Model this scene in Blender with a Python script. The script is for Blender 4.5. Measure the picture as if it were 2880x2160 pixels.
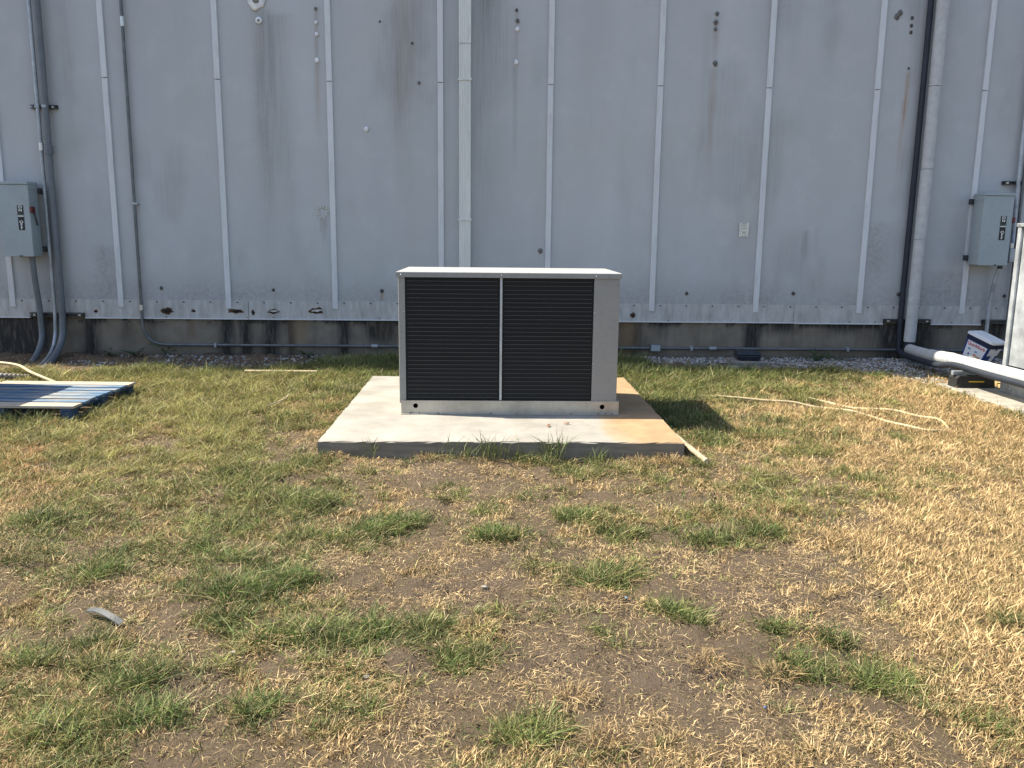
import bpy, bmesh, math, random
import numpy as np
from mathutils import Vector, Matrix
random.seed(7); rng = np.random.default_rng(11)
for o in list(bpy.data.objects): bpy.data.objects.remove(o)
S = bpy.context.scene
C = S.collection
R = math.radians

# ---------------------------------------------------------------- camera
YAW, PITCH, ROLL = 0.0261, 0.1777, 0.0102
cam_d = bpy.data.cameras.new('camera'); cam = bpy.data.objects.new('camera', cam_d); C.objects.link(cam)
cam_d.sensor_width = 36; cam_d.lens = 36 * 2321.73 / 2880; cam_d.clip_start = 0.05; cam_d.clip_end = 2000
fw = Vector((math.sin(YAW)*math.cos(PITCH), math.cos(YAW)*math.cos(PITCH), -math.sin(PITCH)))
rt = Vector((math.cos(YAW), -math.sin(YAW), 0)); up = rt.cross(fw)
r2 = rt*math.cos(ROLL) + up*math.sin(ROLL); u2 = -rt*math.sin(ROLL) + up*math.cos(ROLL)
M = Matrix((( r2.x, u2.x, -fw.x, 0), (r2.y, u2.y, -fw.y, -9.581), (r2.z, u2.z, -fw.z, 1.3392), (0, 0, 0, 1)))
cam.matrix_world = M
S.camera = cam

# ---------------------------------------------------------------- sky, sun, exposure
TOSUN = Vector((-0.84, 0.148, 1.088)).normalized()
EL = math.asin(TOSUN.z); AZ = math.atan2(TOSUN.x, TOSUN.y)      # azimuth from +Y towards +X
w = bpy.data.worlds.new('World'); S.world = w; w.use_nodes = True
nt = w.node_tree; bg = nt.nodes['Background']; sky = nt.nodes.new('ShaderNodeTexSky')
sky.sky_type = 'NISHITA'; sky.sun_disc = False; sky.sun_elevation = EL; sky.sun_rotation = AZ
sky.air_density = 1.0; sky.dust_density = 1.5; sky.ozone_density = 1.0
nt.links.new(sky.outputs[0], bg.inputs[0]); bg.inputs[1].default_value = 0.110
sun_d = bpy.data.lights.new('sun', 'SUN'); sun = bpy.data.objects.new('sun', sun_d); C.objects.link(sun)
sun_d.energy = 5.0; sun_d.angle = R(0.53); sun_d.color = (1.0, 0.92, 0.76)
sun.rotation_euler = TOSUN.to_track_quat('Z', 'Y').to_euler()
sun.location = (-8, 3, 12)
vs = S.view_settings; vs.view_transform = 'Standard'; vs.look = 'None'; vs.gamma = 1.0; vs.use_curve_mapping = False
vs.exposure = 1.28
try:
    S.cycles.max_bounces = 5; S.cycles.diffuse_bounces = 3; S.cycles.use_denoising = True; S.cycles.denoising_input_passes = 'RGB_ALBEDO_NORMAL'; S.cycles.use_adaptive_sampling = False; S.cycles.sample_clamp_indirect = 3.0
except Exception: pass

# ---------------------------------------------------------------- material helpers
class NT:
    def __init__(s, name):
        s.m = bpy.data.materials.new(name); s.m.use_nodes = True; s.t = s.m.node_tree
        s.b = s.t.nodes['Principled BSDF']; s.out = s.t.nodes['Material Output']
    def n(s, kind, **kw):
        nd = s.t.nodes.new(kind)
        for k, v in kw.items():
            if k in nd.inputs: nd.inputs[k].default_value = v
            else: setattr(nd, k, v)
        return nd
    def l(s, a, b): s.t.links.new(a, b)
    def pos(s, scale=(1,1,1)):
        g = s.n('ShaderNodeNewGeometry'); mp = s.n('ShaderNodeMapping'); mp.inputs['Scale'].default_value = scale
        s.l(g.outputs['Position'], mp.inputs['Vector']); return mp.outputs[0]
    def noise(s, vec, scale, detail=4, rough=.55):
        nd = s.n('ShaderNodeTexNoise'); nd.inputs['Scale'].default_value = scale; nd.inputs['Detail'].default_value = detail
        nd.inputs['Roughness'].default_value = rough; s.l(vec, nd.inputs['Vector']); return nd.outputs['Fac']
    def ramp(s, fac, stops):
        nd = s.n('ShaderNodeValToRGB'); e = nd.color_ramp.elements
        while len(e) < len(stops): e.new(.5)
        for i, (p, c) in enumerate(stops):
            e[i].position = p; e[i].color = (c, c, c, 1) if not isinstance(c, tuple) else (*c, 1)
        s.l(fac, nd.inputs[0]); return nd.outputs[0]
    def mix(s, fac, a, b, mode='MIX'):
        nd = s.n('ShaderNodeMix', data_type='RGBA', blend_type=mode)
        for i, v in ((0, fac), (6, a), (7, b)):
            if isinstance(v, (int, float)): nd.inputs[i].default_value = v
            elif isinstance(v, tuple): nd.inputs[i].default_value = (*v, 1)
            else: s.l(v, nd.inputs[i])
        return nd.outputs[2]
    def math(s, op, a, b=0.0):
        nd = s.n('ShaderNodeMath', operation=op)
        for i, v in ((0, a), (1, b)):
            if isinstance(v, (int, float)): nd.inputs[i].default_value = v
            else: s.l(v, nd.inputs[i])
        return nd.outputs[0]
    def bump(s, h, strength=.3, dist=.01):
        nd = s.n('ShaderNodeBump'); nd.inputs['Strength'].default_value = strength; nd.inputs['Distance'].default_value = dist
        s.l(h, nd.inputs['Height']); s.l(nd.outputs[0], s.b.inputs['Normal'])
    def col(s, c):
        if isinstance(c, tuple): s.b.inputs['Base Color'].default_value = (*c, 1)
        else: s.l(c, s.b.inputs['Base Color'])
    def set(s, rough=.6, metal=0, spec=.5):
        s.b.inputs['Roughness'].default_value = rough; s.b.inputs['Metallic'].default_value = metal
        s.b.inputs['Specular IOR Level'].default_value = spec

def simple(name, c, rough=.6, metal=0, var=.25, scale=9, bump=0, spec=.4, stretch=(1,1,1), rvar=.1):
    """painted / plain surface with blotchy value variation and slightly uneven gloss"""
    t = NT(name); p = t.pos(stretch)
    f = t.noise(p, scale, 5, .6); f2 = t.noise(p, scale*9, 3)
    d = tuple(x*(1-var) for x in c); l_ = tuple(min(1, x*(1+var*.55)) for x in c)
    base = t.mix(t.ramp(f, [(.3, 0.), (.7, 1.)]), d, l_)
    base = t.mix(t.math('MULTIPLY', t.ramp(f2, [(.52, 0.), (.75, 1.)]), .35), base, tuple(x*.62 for x in c))
    t.col(base); t.set(rough, metal, spec)
    t.l(t.math('ADD', rough-rvar, t.math('MULTIPLY', f2, 2*rvar)), t.b.inputs['Roughness'])
    if bump: t.bump(f2, bump, .004)
    return t.m

def galv(name, c=(.52,.55,.57), rough=.38, scale=14):
    t = NT(name); p = t.pos()
    v = t.n('ShaderNodeTexVoronoi'); v.inputs['Scale'].default_value = scale*4; t.l(p, v.inputs['Vector'])
    f = t.noise(p, scale*.4, 5, .65)
    a = t.mix(t.ramp(f, [(.35, 0.), (.68, 1.)]), tuple(x*.68 for x in c), tuple(min(1,x*1.18) for x in c))
    a = t.mix(.25, a, t.ramp(v.outputs['Distance'], [(0., .42), (.8, .72)]), 'MULTIPLY')
    t.col(a); t.set(rough, .4)
    t.l(t.math('ADD', rough-.1, t.math('MULTIPLY', f, .28)), t.b.inputs['Roughness'])
    return t.m

def panel_mat():
    t = NT('stained grey painted steel siding'); p = t.pos(); ps = t.pos((.9, 1, .12)); pm = t.pos((6, 1, .35))
    big = t.noise(ps, 1.4, 4, .55); med = t.noise(pm, 2.2, 5, .6); fine = t.noise(p, 3.2, 6, .65); spk = t.noise(p, 46, 3, .6)
    mott = t.noise(p, 1.1, 4, .6)
    base = t.mix(t.ramp(big, [(.3, 0.), (.7, 1.)]), (.370,.384,.398), (.424,.438,.452))
    base = t.mix(t.math('MULTIPLY', t.ramp(mott, [(.4, 0.), (.68, 1.)]), .6), base, (.385,.39,.385))
    base = t.mix(t.math('MULTIPLY', t.ramp(med, [(.5, 0.), (.75, 1.)]), .13), base, (.34,.345,.34))
    base = t.mix(t.math('MULTIPLY', t.ramp(fine, [(.5, 0.), (.75, 1.)]), .30), base, (.53,.54,.545))
    at = t.n('ShaderNodeAttribute', attribute_name='stain'); sep = t.n('ShaderNodeSeparateColor'); t.l(at.outputs['Color'], sep.inputs[0])
    brk = t.ramp(t.noise(t.pos((14, 1, .7)), 2.5, 5, .65), [(.25, .3), (.65, 1.)])
    brk2 = t.ramp(t.noise(p, 21, 5, .7), [(.38, 0.), (.62, 1.)])
    base = t.mix(t.math('MULTIPLY', sep.outputs[0], brk), base, (.15,.155,.15))
    base = t.mix(t.math('MULTIPLY', sep.outputs[1], brk), base, (.30,.19,.10))
    base = t.mix(t.math('MULTIPLY', sep.outputs[2], brk2), base, (.185,.185,.175))
    base = t.mix(t.math('MULTIPLY', t.ramp(spk, [(.63, 0.), (.72, 1.)]), .3), base, (.25,.25,.24))
    t.col(base); t.set(.5, 0, .4)
    t.l(t.ramp(fine, [(.2, .42), (.8, .62)]), t.b.inputs['Roughness'])
    nd = t.n('ShaderNodeTexNoise'); nd.inputs['Scale'].default_value = 420; t.l(t.pos(), nd.inputs['Vector'])
    t.bump(nd.outputs['Fac'], .05, .002)
    return t.m

def concrete_wall_mat():
    t = NT('stained foundation concrete'); p = t.pos(); ps = t.pos((5, 1, .5))
    f = t.noise(p, 4, 6, .6); s_ = t.noise(ps, 2.2, 5, .65); fi = t.noise(p, 60, 4)
    base = t.mix(t.ramp(f, [(.3, 0.), (.7, 1.)]), (.165,.138,.105), (.26,.225,.178))
    base = t.mix(t.math('MULTIPLY', t.ramp(s_, [(.5, 0.), (.7, 1.)]), .5), base, (.12,.11,.095))
    at = t.n('ShaderNodeAttribute', attribute_name='stain'); sep = t.n('ShaderNodeSeparateColor'); t.l(at.outputs['Color'], sep.inputs[0])
    brk = t.ramp(t.noise(t.pos((9, 1, 1.2)), 3, 6, .7), [(.25, .3), (.52, 1.)])
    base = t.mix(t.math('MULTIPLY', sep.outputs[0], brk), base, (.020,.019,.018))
    base = t.mix(t.math('MULTIPLY', sep.outputs[1], brk), base, (.22,.15,.08))
    base = t.mix(t.math('MULTIPLY', t.ramp(fi, [(.62, 0.), (.74, 1.)]), .55), base, (.07,.065,.06))
    t.col(base); t.set(.88); t.bump(t.noise(p, 90, 6, .7), .5, .006)
    return t.m

def pad_mat():
    t = NT('broom finished concrete with rusty water stain'); g = t.n('ShaderNodeNewGeometry'); sx = t.n('ShaderNodeSeparateXYZ'); t.l(g.outputs['Position'], sx.inputs[0])
    p = t.pos(); f = t.noise(p, 2.6, 6, .6); fi = t.noise(p, 85, 4, .6); br = t.noise(t.pos((2, 60, 2)), 3, 3)
    base = t.mix(t.ramp(f, [(.38, 0.), (.64, 1.)]), (.235,.222,.195), (.325,.31,.28))
    base = t.mix(t.math('MULTIPLY', t.ramp(br, [(.45, 0.), (.7, 1.)]), .22), base, (.22,.207,.178))
    base = t.mix(t.math('MULTIPLY', t.ramp(fi, [(.60, 0.), (.72, 1.)]), .6), base, (.19,.172,.145))
    # rust-tinted water has dried over the right-hand end of the slab
    edge = t.math('ADD', sx.outputs[0], t.math('MULTIPLY', t.math('SUBTRACT', t.noise(t.pos((1.,1.,1)), 1.8, 3, .5), .5), .42))
    edge = t.math('ADD', edge, t.math('MULTIPLY', t.math('ADD', sx.outputs[1], 3.9), .16))
    m = t.ramp(edge, [(.78, 0.), (.86, .7), (1., 1.)])
    st = t.mix(t.ramp(t.noise(p, 5, 5), [(.35, 0.), (.7, 1.)]), (.29,.18,.092), (.36,.24,.13))
    base = t.mix(t.math('MULTIPLY', m, .92), base, st)
    spots = t.ramp(t.noise(p, 30, 2), [(.70, 0.), (.74, 1.)])
    base = t.mix(t.math('MULTIPLY', spots, t.math('MULTIPLY', m, .8)), base, (.10,.07,.05))
    nz = t.n('ShaderNodeSeparateXYZ'); t.l(g.outputs['True Normal'], nz.inputs[0])
    side = t.ramp(nz.outputs[2], [(.3, 1.), (.8, 0.)])      # formed faces coloured darker, for soil splash and for the shade on them
    soil = t.mix(t.ramp(t.noise(t.pos((.6, .6, 5)), 6, 5, .65), [(.3, 0.), (.7, 1.)]), (.13,.112,.088), (.235,.208,.165))
    base = t.mix(t.math('MULTIPLY', side, .92), base, soil)
    t.col(base); t.set(.85, 0, .3); t.bump(t.noise(p, 130, 6, .75), .35, .004)
    return t.m

def ground_mat():
    t = NT('dry brown topsoil with thatch'); p = t.pos()
    f = t.noise(p, 1.6, 6, .6); c2 = t.noise(p, 17, 6, .7); fi = t.noise(p, 120, 5, .7)
    base = t.mix(t.ramp(f, [(.3, 0.), (.7, 1.)]), (.088,.063,.044), (.142,.105,.075))
    base = t.mix(t.math('MULTIPLY', t.ramp(c2, [(.42, 0.), (.68, 1.)]), .6), base, (.18,.136,.098))
    base = t.mix(t.math('MULTIPLY', t.ramp(fi, [(.55, 0.), (.72, 1.)]), .55), base, (.042,.031,.023))
    base = t.mix(t.math('MULTIPLY', t.ramp(t.noise(p, 210, 2), [(.66, 0.), (.72, 1.)]), .6), base, (.30,.25,.19))
    base = t.mix(t.math('MULTIPLY', t.ramp(t.noise(p, 380, 3, .7), [(.45, 0.), (.62, 1.)]), .5), base, (.17,.13,.095))
    at = t.n('ShaderNodeAttribute', attribute_name='thatch'); sep = t.n('ShaderNodeSeparateColor'); t.l(at.outputs['Color'], sep.inputs[0])
    th = t.mix(t.ramp(t.noise(t.pos((1,1,1)), 140, 4, .8), [(.35, 0.), (.65, 1.)]), (.060,.046,.027), (.20,.15,.08))
    base = t.mix(t.math('MULTIPLY', sep.outputs[0], t.ramp(t.noise(p, 28, 4), [(.35, .2), (.6, 1.)])), base, th)
    t.col(base); t.set(.95, 0, .2); t.bump(t.noise(p, 55, 8, .75), 1.0, .03)
    return t.m

def blade_mat(name, transl=.3):
    t = NT(name); at = t.n('ShaderNodeAttribute', attribute_name='tint')
    t.col(at.outputs['Color']); t.set(.55, 0, .18)
    tr = t.n('ShaderNodeBsdfTranslucent'); t.l(at.outputs['Color'], tr.inputs['Color'])
    mx = t.n('ShaderNodeMixShader'); mx.inputs[0].default_value = transl
    t.l(t.b.outputs[0], mx.inputs[1]); t.l(tr.outputs[0], mx.inputs[2]); t.l(mx.outputs[0], t.out.inputs[0])
    return t.m

def tint_mat(name, rough=.9):
    t = NT(name); at = t.n('ShaderNodeAttribute', attribute_name='tint'); f = t.noise(t.pos(), 90, 4)
    t.col(t.mix(t.math('MULTIPLY', f, .5), at.outputs['Color'], (.12,.11,.10))); t.set(rough, 0, .3); return t.m

def pallet_mat(name, blue):
    t = NT(name); p = t.pos((.8, 9, 9)); f = t.noise(p, 2.6, 5, .7); g = t.noise(t.pos((2, 60, 60)), 2, 4)
    w_ = t.mix(t.ramp(g, [(.35, 0.), (.65, 1.)]), (.30,.25,.185), (.44,.385,.305))
    b_ = t.mix(t.ramp(g, [(.35, 0.), (.65, 1.)]), (.040,.095,.17), (.105,.19,.29))
    b_ = t.mix(min(1., max(0., blue*1.2-.1)), b_, (.010,.032,.075)) if blue > .5 else b_
    t.col(t.mix(t.ramp(f, [(.42-blue*.3, 0.), (.62-blue*.3, 1.)]), w_, b_)); t.set(.75); t.bump(g, .4, .003); return t.m

MAT = {}
MAT['panel'] = panel_mat(); MAT['found'] = concrete_wall_mat(); MAT['pad'] = pad_mat(); MAT['soil'] = ground_mat()
MAT['batten'] = simple('light grey painted trim', (.56,.575,.59), .5, 0, .08, 3, stretch=(1,1,.2))
MAT['flash'] = simple('weathered painted flashing', (.43,.43,.42), .5, 0, .3, 6, stretch=(2.5,1,.6))
MAT['body'] = simple('dull grey building core', (.3,.3,.3))
MAT['offwhite'] = simple('off white painted aluminium', (.60,.61,.58), .45, 0, .1, 4, stretch=(1,1,.2))
MAT['galv'] = galv('galvanised steel'); MAT['galv2'] = galv('dull galvanised conduit', (.40,.43,.46), .45, 20)
MAT['base'] = galv('new galvanised sheet', (.49,.465,.41), .28, 7)  # cream tint paints in the warm reflection from the pad
MAT['pvc'] = simple('grey electrical plastic', (.125,.14,.155), .45, 0, .15, 8)
MAT['emt'] = simple('dark weathered conduit', (.13,.14,.145), .45, .3, .3, 12)
MAT['boxgrey'] = simple('grey enamel', (.30,.345,.36), .42, 0, .08, 4)
MAT['dark'] = simple('dark galvanised strut', (.07,.075,.08), .5, .5, .3, 20)
MAT['black'] = simple('black rubber', (.02,.02,.021), .55, 0, .3, 20)
MAT['blackpl'] = simple('navy black plastic', (.016,.02,.032), .35, 0, .2, 9)
MAT['cab'] = simple('grey enamel cabinet', (.25,.245,.232), .42, 0, .06, 3)
MAT['cap'] = simple('pale grey enamel lid', (.40,.395,.385), .4, 0, .05, 3)
MAT['coil'] = simple('black coated coil fins', (.013,.0135,.0145), .5, 0, .2, 8, spec=.2, stretch=(60,1,1))
MAT['slat'] = simple('dark grey coil tube', (.048,.048,.048), .45, 0, .12, 6)
MAT['screw'] = simple('zinc screw', (.55,.55,.53), .35, .7, .1, 30)
MAT['hole'] = simple('painted gap shade', (.012,.011,.01), .9)
MAT['rust'] = simple('flaking rust', (.10,.05,.028), .95, 0, .6, 60, bump=.6)
MAT['torn'] = simple('torn bare metal', (.52,.51,.47), .5, 0, .4, 40)
MAT['seal'] = simple('white sealant', (.70,.71,.71), .7, 0, .25, 35, bump=.3)
MAT['sealdirty'] = simple('dirty sealant', (.16,.155,.145), .8, 0, .5, 45, bump=.4)
MAT['flake'] = simple('thin beige paint residue', (.50,.49,.45), .7, 0, .2, 60)
MAT['bolt'] = simple('rusted bolt', (.085,.075,.068), .8, .1, .4, 40)
MAT['red'] = simple('dull red plastic', (.11,.016,.016), .45, 0, .2, 20)
MAT['lblack'] = simple('black label', (.012,.013,.014), .4, 0, .2, 30)
MAT['lwhite'] = simple('white lettering', (.78,.79,.78), .5, 0, .05, 20)
MAT['lgreen'] = simple('dark green label band', (.05,.075,.06), .5, 0, .3, 60)
MAT['tag'] = simple('yellowed white plate', (.62,.62,.55), .5, 0, .15, 20)
MAT['print'] = simple('faded grey print', (.27,.26,.22), .6, 0, .3, 60)
MAT['bluedk'] = simple('dark blue foam insulation', (.018,.024,.036), .65, 0, .3, 8)
MAT['jacket'] = simple('white painted pipe jacket', (.42,.43,.43), .6, 0, .16, 14, bump=.35)
MAT['slab'] = simple('old grey concrete', (.30,.28,.24), .9, 0, .35, 9, bump=.6)
MAT['paver'] = simple('grey paver', (.22,.21,.19), .9, 0, .2, 12, bump=.4)
MAT['cream'] = simple('cream plastic hose', (.43,.355,.21), .5, 0, .22, 12)
MAT['pvcw'] = simple('dirty white plastic pipe', (.38,.32,.22), .5, 0, .35, 9)
MAT['corr'] = simple('grey corrugated hose', (.17,.155,.145), .6, 0, .3, 15)
MAT['wood'] = simple('bare yellow lumber', (.44,.31,.14), .8, 0, .35, 4, stretch=(1,14,14))
MAT['palA'] = pallet_mat('faded blue pallet paint', .30); MAT['palB'] = pallet_mat('bare worn pallet timber', -.42); MAT['palC'] = pallet_mat('deep blue pallet paint', .75)
MAT['pailblue'] = simple('royal blue pail plastic', (.016,.045,.20), .35, 0, .15, 12)
MAT['pailnavy'] = simple('navy pail rim', (.012,.018,.05), .35, 0, .15, 12)
MAT['pailwhite'] = simple('white pail plastic', (.70,.72,.74), .4, 0, .08, 15)
MAT['txtred'] = simple('red print', (.50,.02,.03), .5, 0, .05)
MAT['orange'] = simple('orange print', (.65,.16,.04), .5, 0, .3, 60)
MAT['ltblue'] = simple('pale blue print', (.16,.34,.46), .5, 0, .2, 60)
MAT['yellow'] = simple('yellow reflective stripe', (.62,.40,.03), .5, 0, .1)
MAT['leaf'] = simple('dry brown leaf', (.20,.08,.04), .8, 0, .3, 80)
MAT['strip'] = simple('weathered grey plastic strip', (.06,.066,.07), .55, 0, .3, 40)
MAT['bluelit'] = simple('blue plastic scrap', (.05,.16,.45), .4)
MAT['weed'] = simple('dark green weed leaf', (.045,.085,.03), .5, 0, .3, 30)
MAT['grass'] = blade_mat('green grass blades', .3); MAT['dry'] = blade_mat('dry grass blades', .25); MAT['straw'] = blade_mat('loose straw', .15)
MAT['gravel'] = tint_mat('grey limestone chips'); MAT['clod'] = tint_mat('soil crumbs', .95)

# ---------------------------------------------------------------- mesh helpers
def link(name, me, mat, parent=None, smooth=False):
    o = bpy.data.objects.new(name, me)
    if mat is not None: me.materials.clear(); me.materials.append(MAT[mat])
    C.objects.link(o)
    if parent is not None: o.parent = parent
    if smooth: me.polygons.foreach_set('use_smooth', [True]*len(me.polygons))
    return o
def bm_obj(name, bm, mat, parent=None, smooth=False):
    me = bpy.data.meshes.new(name); bmesh.ops.recalc_face_normals(bm, faces=bm.faces); bm.to_mesh(me); bm.free()
    return link(name, me, mat, parent, smooth)
def empty(name, loc=(0,0,0), rz=0):
    o = bpy.data.objects.new(name, None); C.objects.link(o); o.location = loc; o.rotation_euler = (0,0,rz); o.empty_display_size = .1; return o
def tag(o, label=None, cat=None, group=None, kind=None):
    if label: o['label'] = label
    if cat: o['category'] = cat
    if group: o['group'] = group
    if kind: o['kind'] = kind
    return o
def add_box(bm, x0, x1, y0, y1, z0, z1, bev=0, seg=1, M4=None):
    m = Matrix.Translation(((x0+x1)/2, (y0+y1)/2, (z0+z1)/2)) @ Matrix.Diagonal((x1-x0, y1-y0, z1-z0, 1))
    if M4 is not None: m = M4 @ m
    r = bmesh.ops.create_cube(bm, size=1, matrix=m)
    if bev:
        es = list({e for v in r['verts'] for e in v.link_edges})
        bmesh.ops.bevel(bm, geom=es, offset=bev, segments=seg, affect='EDGES', profile=.5)
def box(name, x0, x1, y0, y1, z0, z1, mat, parent=None, bev=0, seg=1, M4=None):
    bm = bmesh.new(); add_box(bm, x0, x1, y0, y1, z0, z1, bev, seg, M4); return bm_obj(name, bm, mat, parent)
def spline(pts, n=8):
    """Catmull-Rom through the points"""
    P = [Vector(p) for p in pts]; P = [P[0]*2-P[1]] + P + [P[-1]*2-P[-2]]; out = []
    for i in range(1, len(P)-2):
        a, b, c, d = P[i-1:i+3]
        for k in range(n):
            t = k/n; out.append(.5*((2*b) + (c-a)*t + (2*a-5*b+4*c-d)*t*t + (3*b-a-3*c+d)*t**3))
    out.append(P[-2]); return out
def fillet(pts, r, n=6):
    P = [Vector(p) for p in pts]; out = [P[0]]
    for a, b, c in zip(P, P[1:], P[2:]):
        d1 = (a-b); d2 = (c-b); q = min(r, d1.length*.49, d2.length*.49); s = b+d1.normalized()*q; e = b+d2.normalized()*q
        for k in range(n+1):
            t = k/n; out.append(s*(1-t)**2 + b*2*t*(1-t) + e*t*t)
    out.append(P[-1]); return out
def add_tube(bm, path, r, n=12, cap=True, rfun=None):
    P = [Vector(p) for p in path]; rings = []; up_ = None
    for i, p in enumerate(P):
        t = (P[min(i+1, len(P)-1)] - P[max(i-1, 0)]).normalized()
        if up_ is None: up_ = t.orthogonal().normalized()
        up_ = (up_ - t*up_.dot(t)).normalized(); s = t.cross(up_); rr = rfun(i) if rfun else r
        rings.append([bm.verts.new(p + (up_*math.cos(a) + s*math.sin(a))*rr) for a in (2*math.pi*k/n for k in range(n))])
    for A, B in zip(rings, rings[1:]):
        for k in range(n): bm.faces.new((A[k], A[(k+1)%n], B[(k+1)%n], B[k]))
    if cap:
        for rg in (rings[0], rings[-1]): bm.faces.new([bm.verts.new(v.co) for v in rg])
def tube(name, path, r, mat, parent=None, n=12, rfun=None):
    bm = bmesh.new(); add_tube(bm, path, r, n, True, rfun); return bm_obj(name, bm, mat, parent, True)
def cyl(name, a, b, r, mat, parent=None, n=16):
    bm = bmesh.new(); add_tube(bm, [a, b], r, n); return bm_obj(name, bm, mat, parent)
def plate(name, outline, y0, y1, mat, parent=None):
    """outline in x,z extruded from y0 (front) to y1"""
    bm = bmesh.new(); f = [bm.verts.new((x, y0, z)) for x, z in outline]; b = [bm.verts.new((x, y1, z)) for x, z in outline]; n = len(f)
    bm.faces.new(f); bm.faces.new(b[::-1])
    for i in range(n): bm.faces.new((f[i], f[(i+1)%n], b[(i+1)%n], b[i]))
    return bm_obj(name, bm, mat, parent)
def ragged(cx, cz, rx, rz, n=16, j=.35):
    return [(cx + rx*math.cos(a)*(1+random.uniform(-j, j)), cz + rz*math.sin(a)*(1+random.uniform(-j, j))) for a in (2*math.pi*k/n for k in range(n))]
def blob(name, c, s, mat, parent, sub=2, j=.12):
    bm = bmesh.new(); bmesh.ops.create_icosphere(bm, subdivisions=sub, radius=1)
    for v in bm.verts: v.co = Vector(c) + Vector([v.co[i]*s[i]*(1+random.uniform(-j, j)) for i in range(3)])
    return bm_obj(name, bm, mat, parent, True)
def text(name, body, size, M4, mat, parent, ext=.0008, sx=1.0, align='CENTER'):
    cu = bpy.data.curves.new(name, 'FONT'); cu.body = body; cu.size = size; cu.extrude = ext; cu.align_x = align; cu.align_y = 'CENTER'; cu.offset = size*.016
    tmp = bpy.data.objects.new('tmp', cu); C.objects.link(tmp); bpy.context.view_layer.update()
    me = bpy.data.meshes.new_from_object(tmp.evaluated_get(bpy.context.evaluated_depsgraph_get())); bpy.data.objects.remove(tmp)
    me.transform(M4 @ Matrix.Diagonal((sx, 1, 1, 1))); me.name = name
    return link(name, me, mat, parent)
FACE_CAM = Matrix.Rotation(R(90), 4, 'X')      # text lying in XY -> standing, facing -Y
def np_mesh(name, V, F, mat, tint=None, parent=None, attr='tint'):
    """V (n,3), F (m,3|4) arrays"""
    me = bpy.data.meshes.new(name); k = F.shape[1]
    me.vertices.add(len(V)); me.vertices.foreach_set('co', np.ascontiguousarray(V, np.float32).ravel())
    me.loops.add(F.size); me.loops.foreach_set('vertex_index', np.ascontiguousarray(F, np.int32).ravel())
    me.polygons.add(len(F)); me.polygons.foreach_set('loop_start', np.arange(0, F.size, k, dtype=np.int32))
    me.update(calc_edges=True)
    if tint is not None:
        a = me.attributes.new(attr, 'FLOAT_COLOR', 'POINT'); t4 = np.ones((len(V), 4), np.float32); t4[:, :tint.shape[1]] = tint
        a.data.foreach_set('color', t4.ravel())
    return link(name, me, mat, parent)
def vnoise(x, y, seed=0):
    xi = np.floor(x).astype(np.int64); yi = np.floor(y).astype(np.int64); fx = x-xi; fy = y-yi
    fx = fx*fx*(3-2*fx); fy = fy*fy*(3-2*fy)
    def h(a, b):
        n = (a*374761393 + b*668265263 + seed*974711) & 0xffffffff
        n = ((n ^ (n >> 13))*1274126177) & 0xffffffff
        return ((n ^ (n >> 16)) & 0xffff)/65535.
    return (h(xi, yi)*(1-fx)+h(xi+1, yi)*fx)*(1-fy) + (h(xi, yi+1)*(1-fx)+h(xi+1, yi+1)*fx)*fy
def fbm(x, y, sc, seed=0, oct=4):
    x = np.asarray(x, float); y = np.asarray(y, float); s = 0; a = .5; t = 0
    for k in range(oct):
        s = s + a*vnoise(x*sc+17.3*k+100, y*sc-9.1*k+100, seed+k); t += a; a *= .55; sc *= 2.03
    return s/t
def sstep(a, b, x):
    t = np.clip((x-a)/(b-a), 0, 1); return t*t*(3-2*t)

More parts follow.
